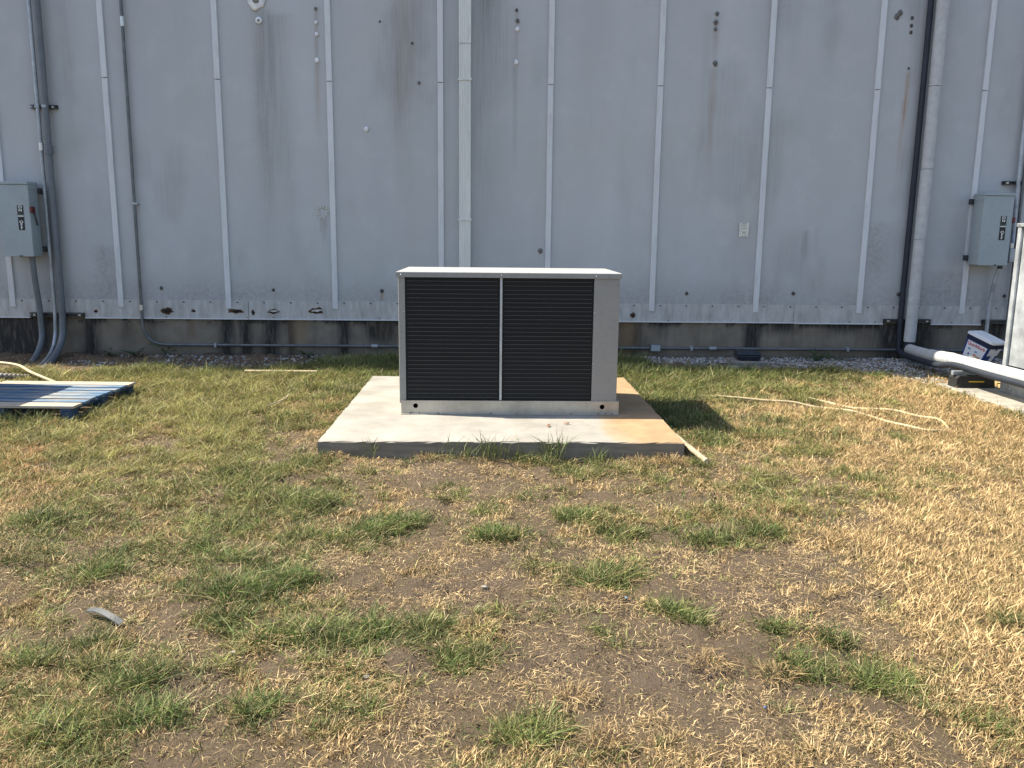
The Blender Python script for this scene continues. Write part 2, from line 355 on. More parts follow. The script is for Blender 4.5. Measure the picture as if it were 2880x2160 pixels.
# ---------------------------------------------------------------- ground
PX, PZ = [-400, -50, -9, -4.2, -1.6, 0, 1, 400], [-.5, -.25, -.2, -.14, -.09, -.055, -.055, -.055]
PAD = (-1.152, 1.309, -4.203, -1.605); PADZ = -.02
ZONES=[(-4.65,-1.77,0.6,0.3),(-3.79,-1.75,0.6,0.3),(-2.93,-1.72,0.7,0.3),(-2.05,-1.70,0.65,0.35),(-1.17,-1.67,0.5,0.3),(1.55,-1.60,0.8,0.2),(2.48,-1.57,0.7,0.3),(3.42,-1.55,0.5,0.5),(4.37,-1.52,0.2,0.7),(5.33,-1.49,0.2,0.5),(-4.09,-2.74,0.6,0.35),(-3.33,-2.72,0.6,0.35),(-2.57,-2.71,0.55,0.4),(-1.80,-2.69,0.6,0.3),(-1.41,-2.68,0.2,0.4),(1.77,-2.61,0.7,0.2),(2.17,-2.61,0.4,0.5),(2.99,-2.59,0.3,0.6),(3.82,-2.57,0.15,0.8),(4.66,-2.55,0.3,0.6),(-3.65,-3.50,0.5,0.45),(-2.98,-3.49,0.45,0.5),(-2.29,-3.48,0.4,0.3),(-1.61,-3.47,0.35,0.2),(1.57,-3.42,0.7,0.2),(1.93,-3.41,0.45,0.45),(2.66,-3.40,0.3,0.6),(3.39,-3.39,0.1,0.85),(4.14,-3.37,0.05,0.9),(-3.24,-4.23,0.15,0.75),(-2.64,-4.22,0.4,0.5),(-2.03,-4.21,0.5,0.25),(-1.42,-4.20,0.3,0.15),(-0.81,-4.20,0.3,0.1),(-0.19,-4.19,0.3,0.15),(0.44,-4.18,0.35,0.2),(1.07,-4.18,0.3,0.35),(1.71,-4.17,0.5,0.35),(2.35,-4.16,0.35,0.5),(2.99,-4.15,0.2,0.7),(3.65,-4.15,0.1,0.85),(-2.90,-4.81,0.25,0.65),(-2.36,-4.81,0.55,0.35),(-1.82,-4.80,0.55,0.35),(-1.27,-4.80,0.6,0.3),(-0.72,-4.80,0.4,0.25),(-0.16,-4.79,0.25,0.2),(0.39,-4.79,0.3,0.2),(0.96,-4.78,0.3,0.25),(1.52,-4.78,0.45,0.35),(2.10,-4.77,0.45,0.4),(2.67,-4.77,0.35,0.55),(3.25,-4.77,0.1,0.85),(-2.58,-5.36,0.3,0.6),(-2.10,-5.36,0.6,0.3),(-1.62,-5.36,0.65,0.3),(-1.13,-5.35,0.6,0.3),(-0.64,-5.35,0.6,0.3),(-0.15,-5.35,0.35,0.2),(0.35,-5.35,0.35,0.3),(0.85,-5.35,0.3,0.3),(1.36,-5.34,0.4,0.45),(1.86,-5.34,0.2,0.4),(2.37,-5.34,0.1,0.8),(2.89,-5.34,0.1,0.85),(-2.30,-5.86,0.45,0.3),(-1.87,-5.86,0.6,0.25),(-1.44,-5.86,0.55,0.25),(-1.00,-5.86,0.45,0.3),(-0.57,-5.86,0.3,0.2),(-0.13,-5.86,0.1,0.2),(0.31,-5.85,0.25,0.3),(0.76,-5.85,0.25,0.25),(1.20,-5.85,0.15,0.15),(1.65,-5.85,0.1,0.5),(2.10,-5.85,0.1,0.8),(2.56,-5.85,0.05,0.9),(-2.04,-6.30,0.1,0.5),(-1.66,-6.30,0.25,0.35),(-1.28,-6.30,0.35,0.3),(-0.89,-6.30,0.4,0.3),(-0.50,-6.30,0.2,0.2),(-0.11,-6.30,0.1,0.15),(0.28,-6.30,0.2,0.25),(0.67,-6.30,0.15,0.1),(1.07,-6.31,0.1,0.1),(1.47,-6.31,0.1,0.35),(1.87,-6.31,0.15,0.7),(2.27,-6.31,0.1,0.85),(-1.82,-6.69,0.2,0.35),(-1.48,-6.69,0.35,0.3),(-1.14,-6.69,0.3,0.2),(-0.79,-6.69,0.5,0.2),(-0.53,-6.69,0.6,0.2),(-0.27,-6.70,0.35,0.2),(-0.10,-6.70,0.3,0.3),(0.25,-6.70,0.15,0.35),(0.60,-6.70,0.25,0.15),(0.95,-6.70,0.15,0.15),(1.30,-6.70,0.3,0.25),(1.66,-6.70,0.25,0.55),(2.02,-6.71,0.15,0.75),(-1.64,-7.00,0.4,0.35),(-1.33,-7.00,0.45,0.3),(-1.02,-7.00,0.1,0.05),(-0.71,-7.01,0.3,0.3),(-0.40,-7.01,0.3,0.2),(-0.09,-7.01,0.35,0.2),(0.23,-7.01,0.15,0.2),(0.54,-7.02,0.1,0.2),(0.86,-7.02,0.2,0.2),(1.17,-7.02,0.3,0.2),(1.49,-7.02,0.35,0.4),(1.81,-7.02,0.25,0.6),(-1.48,-7.28,0.5,0.4),(-1.20,-7.28,0.5,0.35),(-0.92,-7.28,0.4,0.25),(-0.64,-7.29,0.45,0.3),(-0.36,-7.29,0.35,0.4),(-0.08,-7.29,0.25,0.35),(0.20,-7.29,0.15,0.3),(0.49,-7.30,0.1,0.45),(0.77,-7.30,0.1,0.3),(1.06,-7.30,0.15,0.5),(1.35,-7.30,0.25,0.5),(1.63,-7.31,0.2,0.65)]
TUFTS=[(0.53,-6.12,0.15),(0.02,-5.65,0.12),(-0.62,-6.68,0.16),(-0.81,-6.64,0.11),(-0.46,-6.62,0.11),(-1.10,-6.30,0.14),(-0.97,-6.28,0.12),(-1.76,-6.02,0.12),(-0.84,-6.16,0.10),(-0.21,-6.59,0.08),(-0.09,-6.83,0.10),(0.72,-6.47,0.09),(0.82,-6.53,0.07),(1.29,-6.70,0.08),(1.14,-6.61,0.07),(-1.44,-6.69,0.09),(-1.40,-6.85,0.08),(-1.20,-6.95,0.11),(-1.31,-7.26,0.13),(-1.07,-7.19,0.12),(-0.73,-7.15,0.10),(0.11,-7.26,0.09),(1.12,-6.90,0.12),(1.41,-5.55,0.12),(1.09,-5.68,0.11),(-0.46,-5.42,0.15),(-1.16,-5.91,0.13),(-1.40,-5.77,0.13),(-0.57,-5.52,0.13),(2.11,-6.56,0.08),(-2.31,-5.43,0.12),(-0.91,-5.21,0.11),(-1.03,-5.13,0.12),(-1.02,-6.51,0.09),(0.65,-5.55,0.11),(0.45,-5.35,0.11),(1.35,-6.99,0.10),(-1.63,-6.82,0.08),(1.56,-7.21,0.06)]
DIRT=[(-1.01,-7.03,0.14),(-0.12,-6.21,0.24),(0.94,-6.02,0.26),(-0.32,-4.56,0.29),(-2.39,-3.83,0.23),(1.07,-6.31,0.24),(0.20,-6.86,0.17),(0.64,-6.90,0.20),(-0.29,-6.86,0.12),(1.52,-5.91,0.13),(-1.18,-3.85,0.16),(1.59,-6.35,0.12)]
Z = np.array(ZONES)
def zone(x, y):
    x = np.asarray(x, float); y = np.asarray(y, float); g = np.zeros_like(x); t = np.zeros_like(x); ws = np.full_like(x, 1e-9)
    for zx, zy, zg, zt in ZONES:
        s = .16 + .055*(zy+7.5)
        k = np.exp(-((x-zx)**2 + ((y-zy)*1.15)**2)/(2*s*s)) + 1e-6/((x-zx)**2+(y-zy)**2+.05)
        g += k*zg; t += k*zt; ws += k
    g /= ws; t /= ws
    lush = sstep(-.9, -1.8, x)*sstep(-5.6, -4.4, y) + .6*sstep(1.2, 1.8, x)*sstep(3.2, 2.4, x)*sstep(-2.9, -2.0, y)
    g = g+.16*lush; t = t-.10*lush
    jit = .55+1.0*fbm(x, y, 8, 31, 3); jit2 = .7+.7*fbm(x, y, 6, 41, 2)
    for tx, ty, r in TUFTS:
        g = np.maximum(g, 1.1*sstep(1.35, .35, np.sqrt((x-tx)**2+((y-ty)*1.25)**2)/(r*jit)))
    for tx, ty, r in DIRT:
        k = sstep(1.2, .5, np.sqrt((x-tx)**2+((y-ty)*1.3)**2)/(r*jit2)); g *= 1-.85*k; t *= 1-.85*k
    # strip along the wall: taller grass behind the pad, bare soil and chips elsewhere
    back = sstep(-1.5, -.9, y); rich = np.clip(sstep(.9, 1.4, x)*sstep(4.3, 3.4, x) + sstep(-2.7, -1.6, x)*sstep(1.2, -.8, x)*.9 + .35*sstep(-4.2, -3.2, x)*sstep(-1.6, -2.2, x), 0, 1)
    near = sstep(-.05, -.55, y)
    near = np.where((x > 1.75), sstep(-.82, -1.12, y), np.where(x < -1.9, sstep(-.75, -1.05, y), near))
    g = g*(1-back) + back*(.75*rich*near + .06*near); t = t*(1-back) + back*.12*near
    far = (y > .1)
    return np.where(far, 0, np.clip(g, 0, 1)), np.where(far, 0, np.clip(t, 0, 1))
zone_exact = zone
def grid_lookup(f, x0, x1, y0, y1, st):
    ax_ = np.arange(x0, x1+st, st); ay_ = np.arange(y0, y1+st, st); A, B = np.meshgrid(ax_, ay_); fields = f(A.ravel(), B.ravel())
    fields = [q.reshape(A.shape) for q in (fields if isinstance(fields, tuple) else (fields,))]
    def look(x, y):
        u = np.clip((np.asarray(x, float)-x0)/st, 0, len(ax_)-1.001); v = np.clip((np.asarray(y, float)-y0)/st, 0, len(ay_)-1.001); i = u.astype(int); j = v.astype(int); a = u-i; b = v-j
        return tuple((q[j, i]*(1-a)+q[j, i+1]*a)*(1-b) + (q[j+1, i]*(1-a)+q[j+1, i+1]*a)*b for q in fields)
    return look
def height(x, y):
    x = np.asarray(x, float); y = np.asarray(y, float)
    z = np.interp(y, PX, PZ) + (fbm(x, y, 1.1, 3, 3)-.5)*.05*sstep(0, -.6, y) + (fbm(x, y, 5, 5, 4)-.5)*.042
    return z
# one sheet from under the building to the horizon, dense where the camera looks
def axis(lo, hi, st, far):
    a = list(np.arange(lo, hi+1e-6, st)); e = []; d = st
    v = hi
    while v < far: d *= 1.35; v += d; e.append(v)
    s = []; d = st; v = lo
    while v > -far: d *= 1.35; v -= d; s.append(v)
    return np.array(s[::-1] + a + e)
zone = grid_lookup(zone_exact, -6.6, 7.0, -8.4, .3, .035)
gx = axis(-5.6, 6.0, .026, 320); gy = axis(-8.0, .1, .026, 320)
X, Y = np.meshgrid(gx, gy); xs, ys = X.ravel(), Y.ravel()
zg, zt = zone(xs, ys)
dens = (np.abs(xs) < 7) & (ys > -8.5) & (ys < .5)
bare = np.clip(1-zg-zt, 0, 1)
zz = height(xs, ys) + np.where(dens, ((fbm(xs, ys, 9, 8, 4)-.5)*.05 + rng.normal(0, .0022, len(xs)))*(.35+bare), 0)
inpad = (xs > PAD[0]-.0) & (xs < PAD[1]) & (ys > PAD[2]) & (ys < PAD[3]); zz = np.where(inpad, np.minimum(zz, -.12), zz)
nx, ny = len(gx), len(gy); idx = np.arange(nx*ny).reshape(ny, nx)
F = np.stack([idx[:-1, :-1].ravel(), idx[:-1, 1:].ravel(), idx[1:, 1:].ravel(), idx[1:, :-1].ravel()], 1)
th = np.stack([np.clip(zg*.7+zt*1.1, 0, 1), zg, zt], 1)
tag(np_mesh('ground', np.stack([xs, ys, zz], 1), F, 'soil', th, attr='thatch'), kind='structure')
bpy.data.objects['ground'].data.polygons.foreach_set('use_smooth', [True]*len(F))

# ---------------------------------------------------------------- building
SP = 1.22; SX0 = -4.234
seams = [SX0 + SP*i for i in range(-4, 13)]
bld = tag(empty('metal_clad_building', (0, 0, -.06)), 'long grey metal clad building wall on a stained concrete foundation', 'building'); bld.location = (0, 0, 0)
XL, XR, TOP = seams[0], seams[-1], 8.4
box('building_core', XL, XR, .07, 14, .1, TOP-.05, 'body', bld)
box('roof_coping', XL-.05, XR+.05, -.03, 14.1, TOP-.05, TOP, 'flash', bld)
STREAK = [  # x, top z, length, half width, dark, rust, speckle
 (-.12, 8, 8, .12, .55, 0, 0), (.06, 8, 8, .16, .36, .03, 0), (-.95, 7, 6.6, .12, .26, .16, 0), (-1.05, 7, 6.4, .05, .2, .05, 0), (-.72, 7, 5.5, .10, .14, .03, 0), (-2.5, 3.75, 3.0, .09, .38, .05, .2), (-2.30, 3.7, 3.2, .12, .26, .02, 0), (-2.42, 3.7, 1.6, .03, .35, 0, 0),
 (-1.92, 3.75, .9, .022, .35, .22, 0), (-1.92, 3.2, .9, .03, .10, .28, 0), (2.47, 3.75, .6, .03, .3, .2, 0), (2.45, 3.22, 1.4, .035, .22, .22, 0), (2.36, 3.8, 2.2, .05, .18, 0, 0), (4.64, 3.2, .75, .016, .1, .85, 0), (4.62, 2.9, 1.1, .03, 0, .3, 0),
 (.26, 3.8, .8, .02, .3, .1, 0), (.25, 3.2, 1.5, .02, .3, 0, 0), (4.72, 7, 6.6, .06, .34, 0, 0), (-4.62, 7, 6.5, .10, .30, 0, 0), (-3.3, 7, 5, .12, .12, 0, 0), (-1.9, 1.55, .6, .05, 0, -.0, .1), (1.2, 7, 6, .2, .07, 0, 0), (3.0, 2.4, 1.8, .12, .12, .02, 0),
 (3.62, 1.45, .55, .03, .30, 0, .1), (3.75, 1.5, .45, .02, .2, 0, 0), (-4.4, 1.2, .7, .12, .12, 0, .45), (4.45, 1.55, .9, .14, .05, 0, .5), (-5.0, 1.9, 1.4, .12, .25, 0, .2), (5.5, 1.0, .6, .3, .15, 0, .3), (-1.26, .69, .14, .02, .2, .8, 0)]
def stain(xs, zs, streaks):
    out = np.zeros((len(xs), 3))
    for x, zt_, L, hw, d, r_, sp in streaks:
        wob = (fbm(zs*0+x, zs, 1.2, int(abs(x)*50), 2)-.5)*hw*1.2
        k = np.exp(-((xs-x-wob)/hw)**2)*(zs < zt_)*sstep(zt_-L, zt_-L*.35, zs)*sstep(zt_+.01, zt_-.05, zs)
        out += k[:, None]*np.array([d, r_, sp])
    low = sstep(.95, .58, zs)
    out[:, 2] += low*.45*(.3+fbm(xs, zs, 3, 77, 3)); out[:, 0] += low*.12
    out[:, 0] += .22*sstep(.52, .75, fbm(xs*1.2, zs*.6, 1.6, 78, 4)); out[:, 0] *= 1.25; out[:, 1] *= 1.3
    return np.clip(out, 0, 1)
zs_axis = np.concatenate([np.arange(.40, 4.3, .035), [4.5, 4.8, 5.3, 6, 7, 8.33]])
for i in range(len(seams)-1):
    x0, x1 = seams[i]+.004, seams[i+1]-.004
    ax = np.linspace(x0, x1, 49); XX, ZZ = np.meshgrid(ax, zs_axis); xx, zz_ = XX.ravel(), ZZ.ravel()
    u = (xx-x0)/(x1-x0); env = np.sin(np.pi*u)**.6
    yy = -(fbm(xx*.9+i*7, zz_*.5, 1.6, 21, 3)-.5)*.012*env
    n1, n2 = len(ax), len(zs_axis); id2 = np.arange(n1*n2).reshape(n2, n1)
    F2 = np.stack([id2[:-1, :-1].ravel(), id2[:-1, 1:].ravel(), id2[1:, 1:].ravel(), id2[1:, :-1].ravel()], 1)
    o = np_mesh('wall_panel', np.stack([xx, yy, zz_], 1), F2, 'panel', stain(xx, zz_, STREAK), bld, 'stain')
    o.data.polygons.foreach_set('use_smooth', [True]*len(F2))
for i, x in enumerate(seams):
    dz = random.uniform(-.006, .006)
    box('batten', x-.031, x+.031, -.022, .004, .489+dz, 2.990+dz, 'batten', bld, .003)
    box('batten', x-.031, x+.031, -.024, .004, 2.997+dz, 8.32, 'batten', bld, .003)
# foundation
ax = np.arange(XL, XR+.01, .03); az = np.linspace(-.30, .44, 26); XX, ZZ = np.meshgrid(ax, az); xx, zz_ = XX.ravel(), ZZ.ravel()
FST = [(-5.5, .4, 2, .30, 1, 0, 0), (-5.2, .4, 1.6, .14, 1, 0, 0), (-4.6, .4, .9, .1, .7, 0, 0), (-4.2, .4, .5, .07, .4, 0, 0), (-3.9, .4, .4, .05, .3, 0, 0), (-3.45, .4, .35, .03, .25, .4, 0), (-3.05, .4, .8, .08, .85, 0, 0), (-2.85, .4, .9, .06, 1, 0, 0), (-2.5, .4, .8, .09, .8, 0, 0), (-2.32, .4, .7, .045, 1, .2, 0), (-2.2, .4, .5, .08, 0, .5, 0), (-1.7, .4, .9, .06, 1, 0, 0), (-1.4, .4, .4, .09, .6, 0, 0), (-1.2, .4, .45, .14, .8, .1, 0), (1.5, .4, 1.4, .18, 1, .25, 0), (1.65, .4, .6, .1, .9, .4, 0), (2.0, .4, .3, .06, .3, 0, 0), (3.05, .4, .8, .09, .9, 0, 0), (3.4, .4, .22, .2, .7, 0, 0), (4.1, .4, .25, .25, .5, 0, 0), (4.75, .4, .9, .25, .9, 0, 0), (5.1, .4, .5, .15, .6, 0, 0), (6.0, .4, .5, .2, .6, 0, 0)]
st = stain(xx, zz_+.0, FST)*np.array([1, 1, 0])
st[:, 0] = np.clip(st[:, 0] + .8*sstep(.27, .36, zz_)*(fbm(xx, zz_, 4, 90, 3) > .45) + .25*sstep(.0, -.07, zz_), 0, 1)  # water stain and painted overhang shade below the flashing; darker again towards the foot
yyf = .006 - (fbm(xx, zz_, 9, 91, 4)-.5)*.008
n1, n2 = len(ax), len(az); id2 = np.arange(n1*n2).reshape(n2, n1)
F2 = np.stack([id2[:-1, :-1].ravel(), id2[:-1, 1:].ravel(), id2[1:, 1:].ravel(), id2[1:, :-1].ravel()], 1)
o = np_mesh('foundation', np.stack([xx, yyf, zz_], 1), F2, 'found', st, bld, 'stain'); o.data.polygons.foreach_set('use_smooth', [True]*len(F2))
# skirt flashing: pieces with notches where conduits meet the strut
cuts = [XL, -5.95, -2.79, .37, 3.54, 6.7, XR]; notch = [(-5.27, -4.65), (4.60, 5.17), (5.77, 6.62)]
for a, b in zip(cuts, cuts[1:]):
    a += .003; b -= .003; zb = .362 + random.uniform(-.003, .003); low = [(a, zb)]
    for n0, n1_ in notch:
        if n0 > a and n1_ < b: low += [(n0, zb), (n0, .425), (n1_, .425), (n1_, zb)]
    low += [(b, zb)]
    plate('skirt_flashing', low + [(b, .578), (a, .578)], -.012, -.004, 'flash', bld)
    seg = [a] + [v for n in notch if n[0] > a and n[1] < b for v in n] + [b]
    for s0, s1 in zip(seg[::2], seg[1::2]): box('drip_edge', s0, s1, -.024, -.0125, zb-.004, zb+.009, 'batten', bld)  # lip in lighter trim paint, which colours in the highlight along it
for cx, cz, rx, rz, torn in [(-3.72, .452, .075, .038, 0), (-2.93, .452, .085, .028, 0), (-2.51, .455, .065, .028, 1), (-2.01, .462, .075, .04, 1), (1.65, .44, .03, .03, 0), (-4.53, .44, .022, .02, 0), (-3.42, .452, .025, .018, 0), (-2.74, .44, .02, .03, 0)]:
    o = plate('rust_hole', ragged(cx, cz, rx, rz), -.0145, -.0121, 'rust', bld)
    q = plate('gap_shade_patch', ragged(cx+rx*.05, cz-rz*.1, rx*.6, rz*.5, 12, .4), -.0160, -.0146, 'hole', o)  # dark patch paints the shade inside the rusted opening
    if torn: plate('torn_edge', ragged(cx+.01, cz+rz*.15, rx*.7, rz*.32, 12, .5), -.024, -.0161, 'torn', o)
bm = bmesh.new()
for a in np.arange(XL+.1, XR, .305):
    add_tube(bm, [(a, -.012, .555), (a, -.018, .555)], .009, 8)
    if random.random() < .3: add_tube(bm, [(a+.1, -.012, .385), (a+.1, -.017, .385)], .007, 8)
tag(bm_obj('flashing_screws', bm, 'dark', bld), kind='stuff')
# sealed bolt holes, plugs and dents
for x, z, s, m in [(-2.56, 3.82, .10, 'seal'), (-2.54, 3.61, .038, 'seal'), (-1.92, 3.74, .018, 'sealdirty'), (-1.92, 3.6, .02, 'seal'), (-1.92, 3.48, .022, 'seal'), (-1.92, 3.21, .026, 'seal'), (-1.40, 2.49, .027, 'seal'), (-1.23, 3.62, .014, 'bolt'), (-.88, 3.4, .017, 'bolt'), (-.81, 2.99, .017, 'sealdirty'), (.26, 3.76, .02, 'bolt'), (.27, 3.65, .024, 'sealdirty'), (.27, 3.57, .026, 'seal'), (.26, 3.22, .027, 'seal'), (2.46, 3.76, .022, 'sealdirty'), (2.45, 3.67, .025, 'sealdirty'), (2.45, 3.60, .02, 'sealdirty'), (2.47, 3.24, .03, 'sealdirty'), (4.49, 3.8, .03, 'sealdirty'), (4.46, 3.76, .03, 'sealdirty'), (4.63, 3.75, .022, 'bolt'), (4.63, 3.67, .024, 'bolt'), (4.63, 3.60, .022, 'bolt'), (4.64, 3.22, .016, 'bolt'), (-3.77, .71, .024, 'bolt'), (-1.26, .70, .028, 'bolt'), (-2.5, .7, .022, 'bolt'), (.56, 1.17, .028, 'sealdirty'), (2.27, .7, .024, 'bolt'), (3.52, .71, .026, 'bolt'), (4.76, .71, .028, 'bolt'), (6.02, .7, .026, 'bolt')]:
    nm = 'sealant_patch' if m.startswith('seal') else 'rusty_bolt'
    o = blob(nm, (x, -.006, z), (s*.95*(.8 if m == 'bolt' else 1), .009, s*1.1*(.8 if m == 'bolt' else 1)), m, bld, 2, .2)
    if m == 'sealdirty': blob('bolt_head', (x, -.014, z-.002), (s*.35, .006, s*.35), 'bolt', o, 1, .2)
    if s in (.038, .10): blob('plug', (x, -.015, z), (s*.4, .006, s*.4), 'paver', o, 2, .12)
for k in range(10):
    a = k*.628+random.uniform(-.15, .15); q = random.uniform(.045, .068)
    plate('paint_flake', ragged(-1.92+q*math.cos(a), 1.585+q*1.05*math.sin(a), .018, .014, 9, .35), -.0105, -.006, 'flake', bld)
for dx, L_ in ((-.02, .16), (.012, .26), (.03, .12)): plate('paint_drip', [(-1.92+dx-.003, 1.53), (-1.92+dx+.003, 1.53), (-1.92+dx+.002, 1.53-L_), (-1.92+dx-.002, 1.53-L_)], -.0095, -.006, 'flake', bld)

# ---------------------------------------------------------------- concrete pad and air conditioner
def rough_slab(name, x0, x1, y0, y1, z0, z1, mat, amp=.002, st=.05, bev=.008):
    bm = bmesh.new(); add_box(bm, x0, x1, y0, y1, z0, z1, bev, 2)
    for ax_, lo, hi in ((0, x0, x1), (1, y0, y1)):
        for v in np.arange(lo+st, hi-st*.5, st):
            n = Vector((1,0,0)) if ax_ == 0 else Vector((0,1,0)); c = Vector((v,0,0)) if ax_ == 0 else Vector((0,v,0))
            bmesh.ops.bisect_plane(bm, geom=bm.verts[:]+bm.edges[:]+bm.faces[:], plane_co=c, plane_no=n)
    for v in bm.verts:
        c = v.co; e = abs(c.z-z1) < .012 and (min(abs(c.x-x0), abs(c.x-x1), abs(c.y-y0), abs(c.y-y1)) < .012)
        k = amp*(2.2 if e else .6); v.co += Vector((random.uniform(-k, k), random.uniform(-k, k), random.uniform(-k, k*.4)))
    return bm_obj(name, bm, mat)
tag(rough_slab('concrete_pad', *PAD, -.26, PADZ, 'pad'), 'pale square concrete pad with orange stain under the air conditioner', 'concrete pad')
unit = tag(empty('air_conditioner', (.14, -2.87, PADZ)), 'boxy grey outdoor air conditioner with two black coil panels on the concrete pad', 'air conditioner')
unit.location = (0, 0, 0)
UX0, UX1, UY0, UY1 = -.700, .972, -3.330, -2.415
bx0, bx1, by0, by1, bz0, bz1 = -.688, .990, -3.345, -2.41, -.018, .086
# base: front sheet with two round holes
def plate_holes(name, x0, x1, z0, z1, holes, y, th_, mat, parent, n=20):
    bm = bmesh.new(); cols = [x0]
    for hx, hz, r in holes: cols += [hx-r*1.6, hx+r*1.6]
    cols.append(x1)
    def quad(a, b, c, d): bm.faces.new([bm.verts.new(v) for v in (a, b, c, d)])
    for i in range(0, len(cols), 2): quad((cols[i], y, z0), (cols[i+1], y, z0), (cols[i+1], y, z1), (cols[i], y, z1))
    for hx, hz, r in holes:
        a0, a1 = hx-r*1.6, hx+r*1.6
        for k in range(n):
            pts = []
            for q in (k, k+1):
                t = 2*math.pi*q/n; c, s = math.cos(t), math.sin(t); inner = (hx+r*c, y, hz+r*s)
                sc = min((a1-hx)/abs(c) if abs(c) > 1e-6 else 9, ((z1-hz) if s > 0 else (hz-z0))/abs(s) if abs(s) > 1e-6 else 9)
                pts.append((inner, (hx+sc*c, y, hz+sc*s)))
            quad(pts[0][0], pts[1][0], pts[1][1], pts[0][1])
            p, q_ = pts[0][0], pts[1][0]; quad(p, (p[0], y+th_*3, p[2]), (q_[0], y+th_*3, q_[2]), q_)
    bmesh.ops.remove_doubles(bm, verts=bm.verts, dist=1e-5)
    return bm_obj(name, bm, mat, parent)
bs = plate_holes('base_rail', bx0, bx1, bz0, bz1, [(-.577, .045, .019), (.862, .042, .019)], by0, .003, 'base', unit)
box('side_rail', bx0, bx0+.003, by0+.003, by1, bz0, bz1, 'base', unit); box('side_rail', bx1-.003, bx1, by0+.003, by1, bz0, bz1, 'base', unit)
box('rear_rail', bx0, bx1, by1, by1+.003, bz0, bz1, 'base', unit); box('base_pan', bx0+.004, bx1-.004, by0+.004, by1-.001, bz1-.006, bz1-.002, 'base', unit)
plate('base_flange', [(bx0, bz0), (bx1, bz0), (bx1, bz0+.004), (bx0, bz0+.004)], by0-.022, by0-.001, 'base', unit)
for x in (-.62, -.4, .0, .2, .62, .94): cyl('flange_bolt', (x, by0-.012, bz0+.0041), (x, by0-.012, bz0+.009), .006, 'dark', unit, 8)
# lid, posts, panels
bm = bmesh.new(); add_box(bm, UX0-.012, UX1+.012, UY0-.012, UY1+.012, 1.030, 1.068, .004, 2); bm_obj('lid', bm, 'cap', unit)
box('lid_front', UX0-.0135, UX1+.0135, UY0-.0150, UY0-.0125, 1.027, 1.062, 'cab', unit)
box('corner_post', UX0, -.650, UY0-.004, UY0+.06, .064, 1.029, 'cab', unit, .003)
box('front_panel', .778, UX1, UY0-.004, UY0+.03, .064, 1.029, 'cab', unit, .003)
box('mullion', .066, .084, UY0-.006, UY0+.01, .088, 1.029, 'galv', unit, .002)
box('side_panel', UX0, UX0+.02, UY0+.061, UY1, .088, 1.029, 'cab', unit); box('side_panel', UX1-.02, UX1, UY0+.031, UY1, .088, 1.029, 'cab', unit)
box('rear_panel', UX0+.021, UX1-.021, UY1-.02, UY1, .088, 1.029, 'cab', unit)
for a, b in ((-.649, .0655), (.0845, .7775)):
    box('coil', a, b, UY0+.012, UY0+.03, .088, 1.028, 'coil', unit)
    me = None
    for k in range(29):
        z = .108 + k*.0318
        if me is None: o = box('coil_tube', a+.012, b-.012, UY0+.004, UY0+.0118, z-.0028, z+.0028, 'slat', unit, .0015); me = o.data; z00 = z
        else: o = bpy.data.objects.new('coil_tube', me); C.objects.link(o); o.parent = unit; o.location = (0, 0, z-z00)
me = None
for x, y, z in [(-.675, UY0-.015, 1.045), (.075, UY0-.015, 1.045), (.79, UY0-.015, 1.045), (-.66, UY0-.004, .77), (.787, UY0-.004, .77), (.787, UY0-.004, .38), (.787, UY0-.004, .075), (.925, UY0-.004, .075), (-.66, UY0-.004, .075), (.075, UY0-.006, .18), (.075, UY0-.006, .10)]:
    if me is None: o = blob('screw', (0, 0, 0), (.006, .004, .006), 'screw', unit, 1, 0); me = o.data
    else: o = bpy.data.objects.new('screw', me); C.objects.link(o); o.parent = unit
    o.location = (x, y, z)
vb = box('valve', UX1, UX1+.055, -2.62, -2.57, .10, .155, 'black', unit, .006); box('valve_cap', UX1+.01, UX1+.035, -2.615, -2.575, .075, .10, 'black', vb)
for lx, ly, rz in ((.555, -3.69, .3), (.42, -3.76, 1.2)):
    bm = bmesh.new(); vs_ = [bm.verts.new((a*.028, b*.012, .004+c*.008)) for a, b, c in ((-1,0,0),(-.4,-1,1),(.5,-.8,.4),(1,.1,1.4),(.4,.9,.5),(-.4,.8,1.2))]; bm.faces.new(vs_)
    o = bm_obj('dry_leaf', bm, 'leaf'); o.location = (lx, ly, PADZ+.001); o.rotation_euler = (0, 0, rz)
    tag(o, 'curled brown dry leaf on the concrete pad, ' + ('the right one of two' if lx > .5 else 'the left one of two'), 'leaf', 'dry leaves on the pad')

# ---------------------------------------------------------------- wall fittings
ds = tag(empty('downspout', (-.3, -.05, -.05)), 'off white ribbed downspout on the wall behind the air conditioner', 'downspout'); ds.location = (0, 0, 0)
def ribbed(name, z0, z1, gx_):
    bm = bmesh.new(); n = 13; prof = [(-.07, 0.0)]
    for k in range(n): u = -.066 + .132*k/(n-1); prof.append((u, -.085 - (.0035 if k % 2 else 0)))
    prof.append((.07, 0.0)); lo = [bm.verts.new((-.302+gx_*a, b-.004, z0)) for a, b in prof]; hi = [bm.verts.new((-.302+gx_*a, b-.004, z1)) for a, b in prof]
    for i in range(len(prof)-1): bm.faces.new((lo[i], lo[i+1], hi[i+1], hi[i]))
    bm.faces.new(lo); bm.faces.new(hi); return bm_obj(name, bm, 'offwhite', ds)
ribbed('pipe_section', .02, 3.39, .965); ribbed('pipe_section', 3.395, 7.2, 1.0)
box('strap', -.378, -.226, -.100, -.003, 3.008, 3.032, 'offwhite', ds, .002); box('strap', -.378, -.226, -.100, -.003, 1.5, 1.524, 'offwhite', ds, .002)
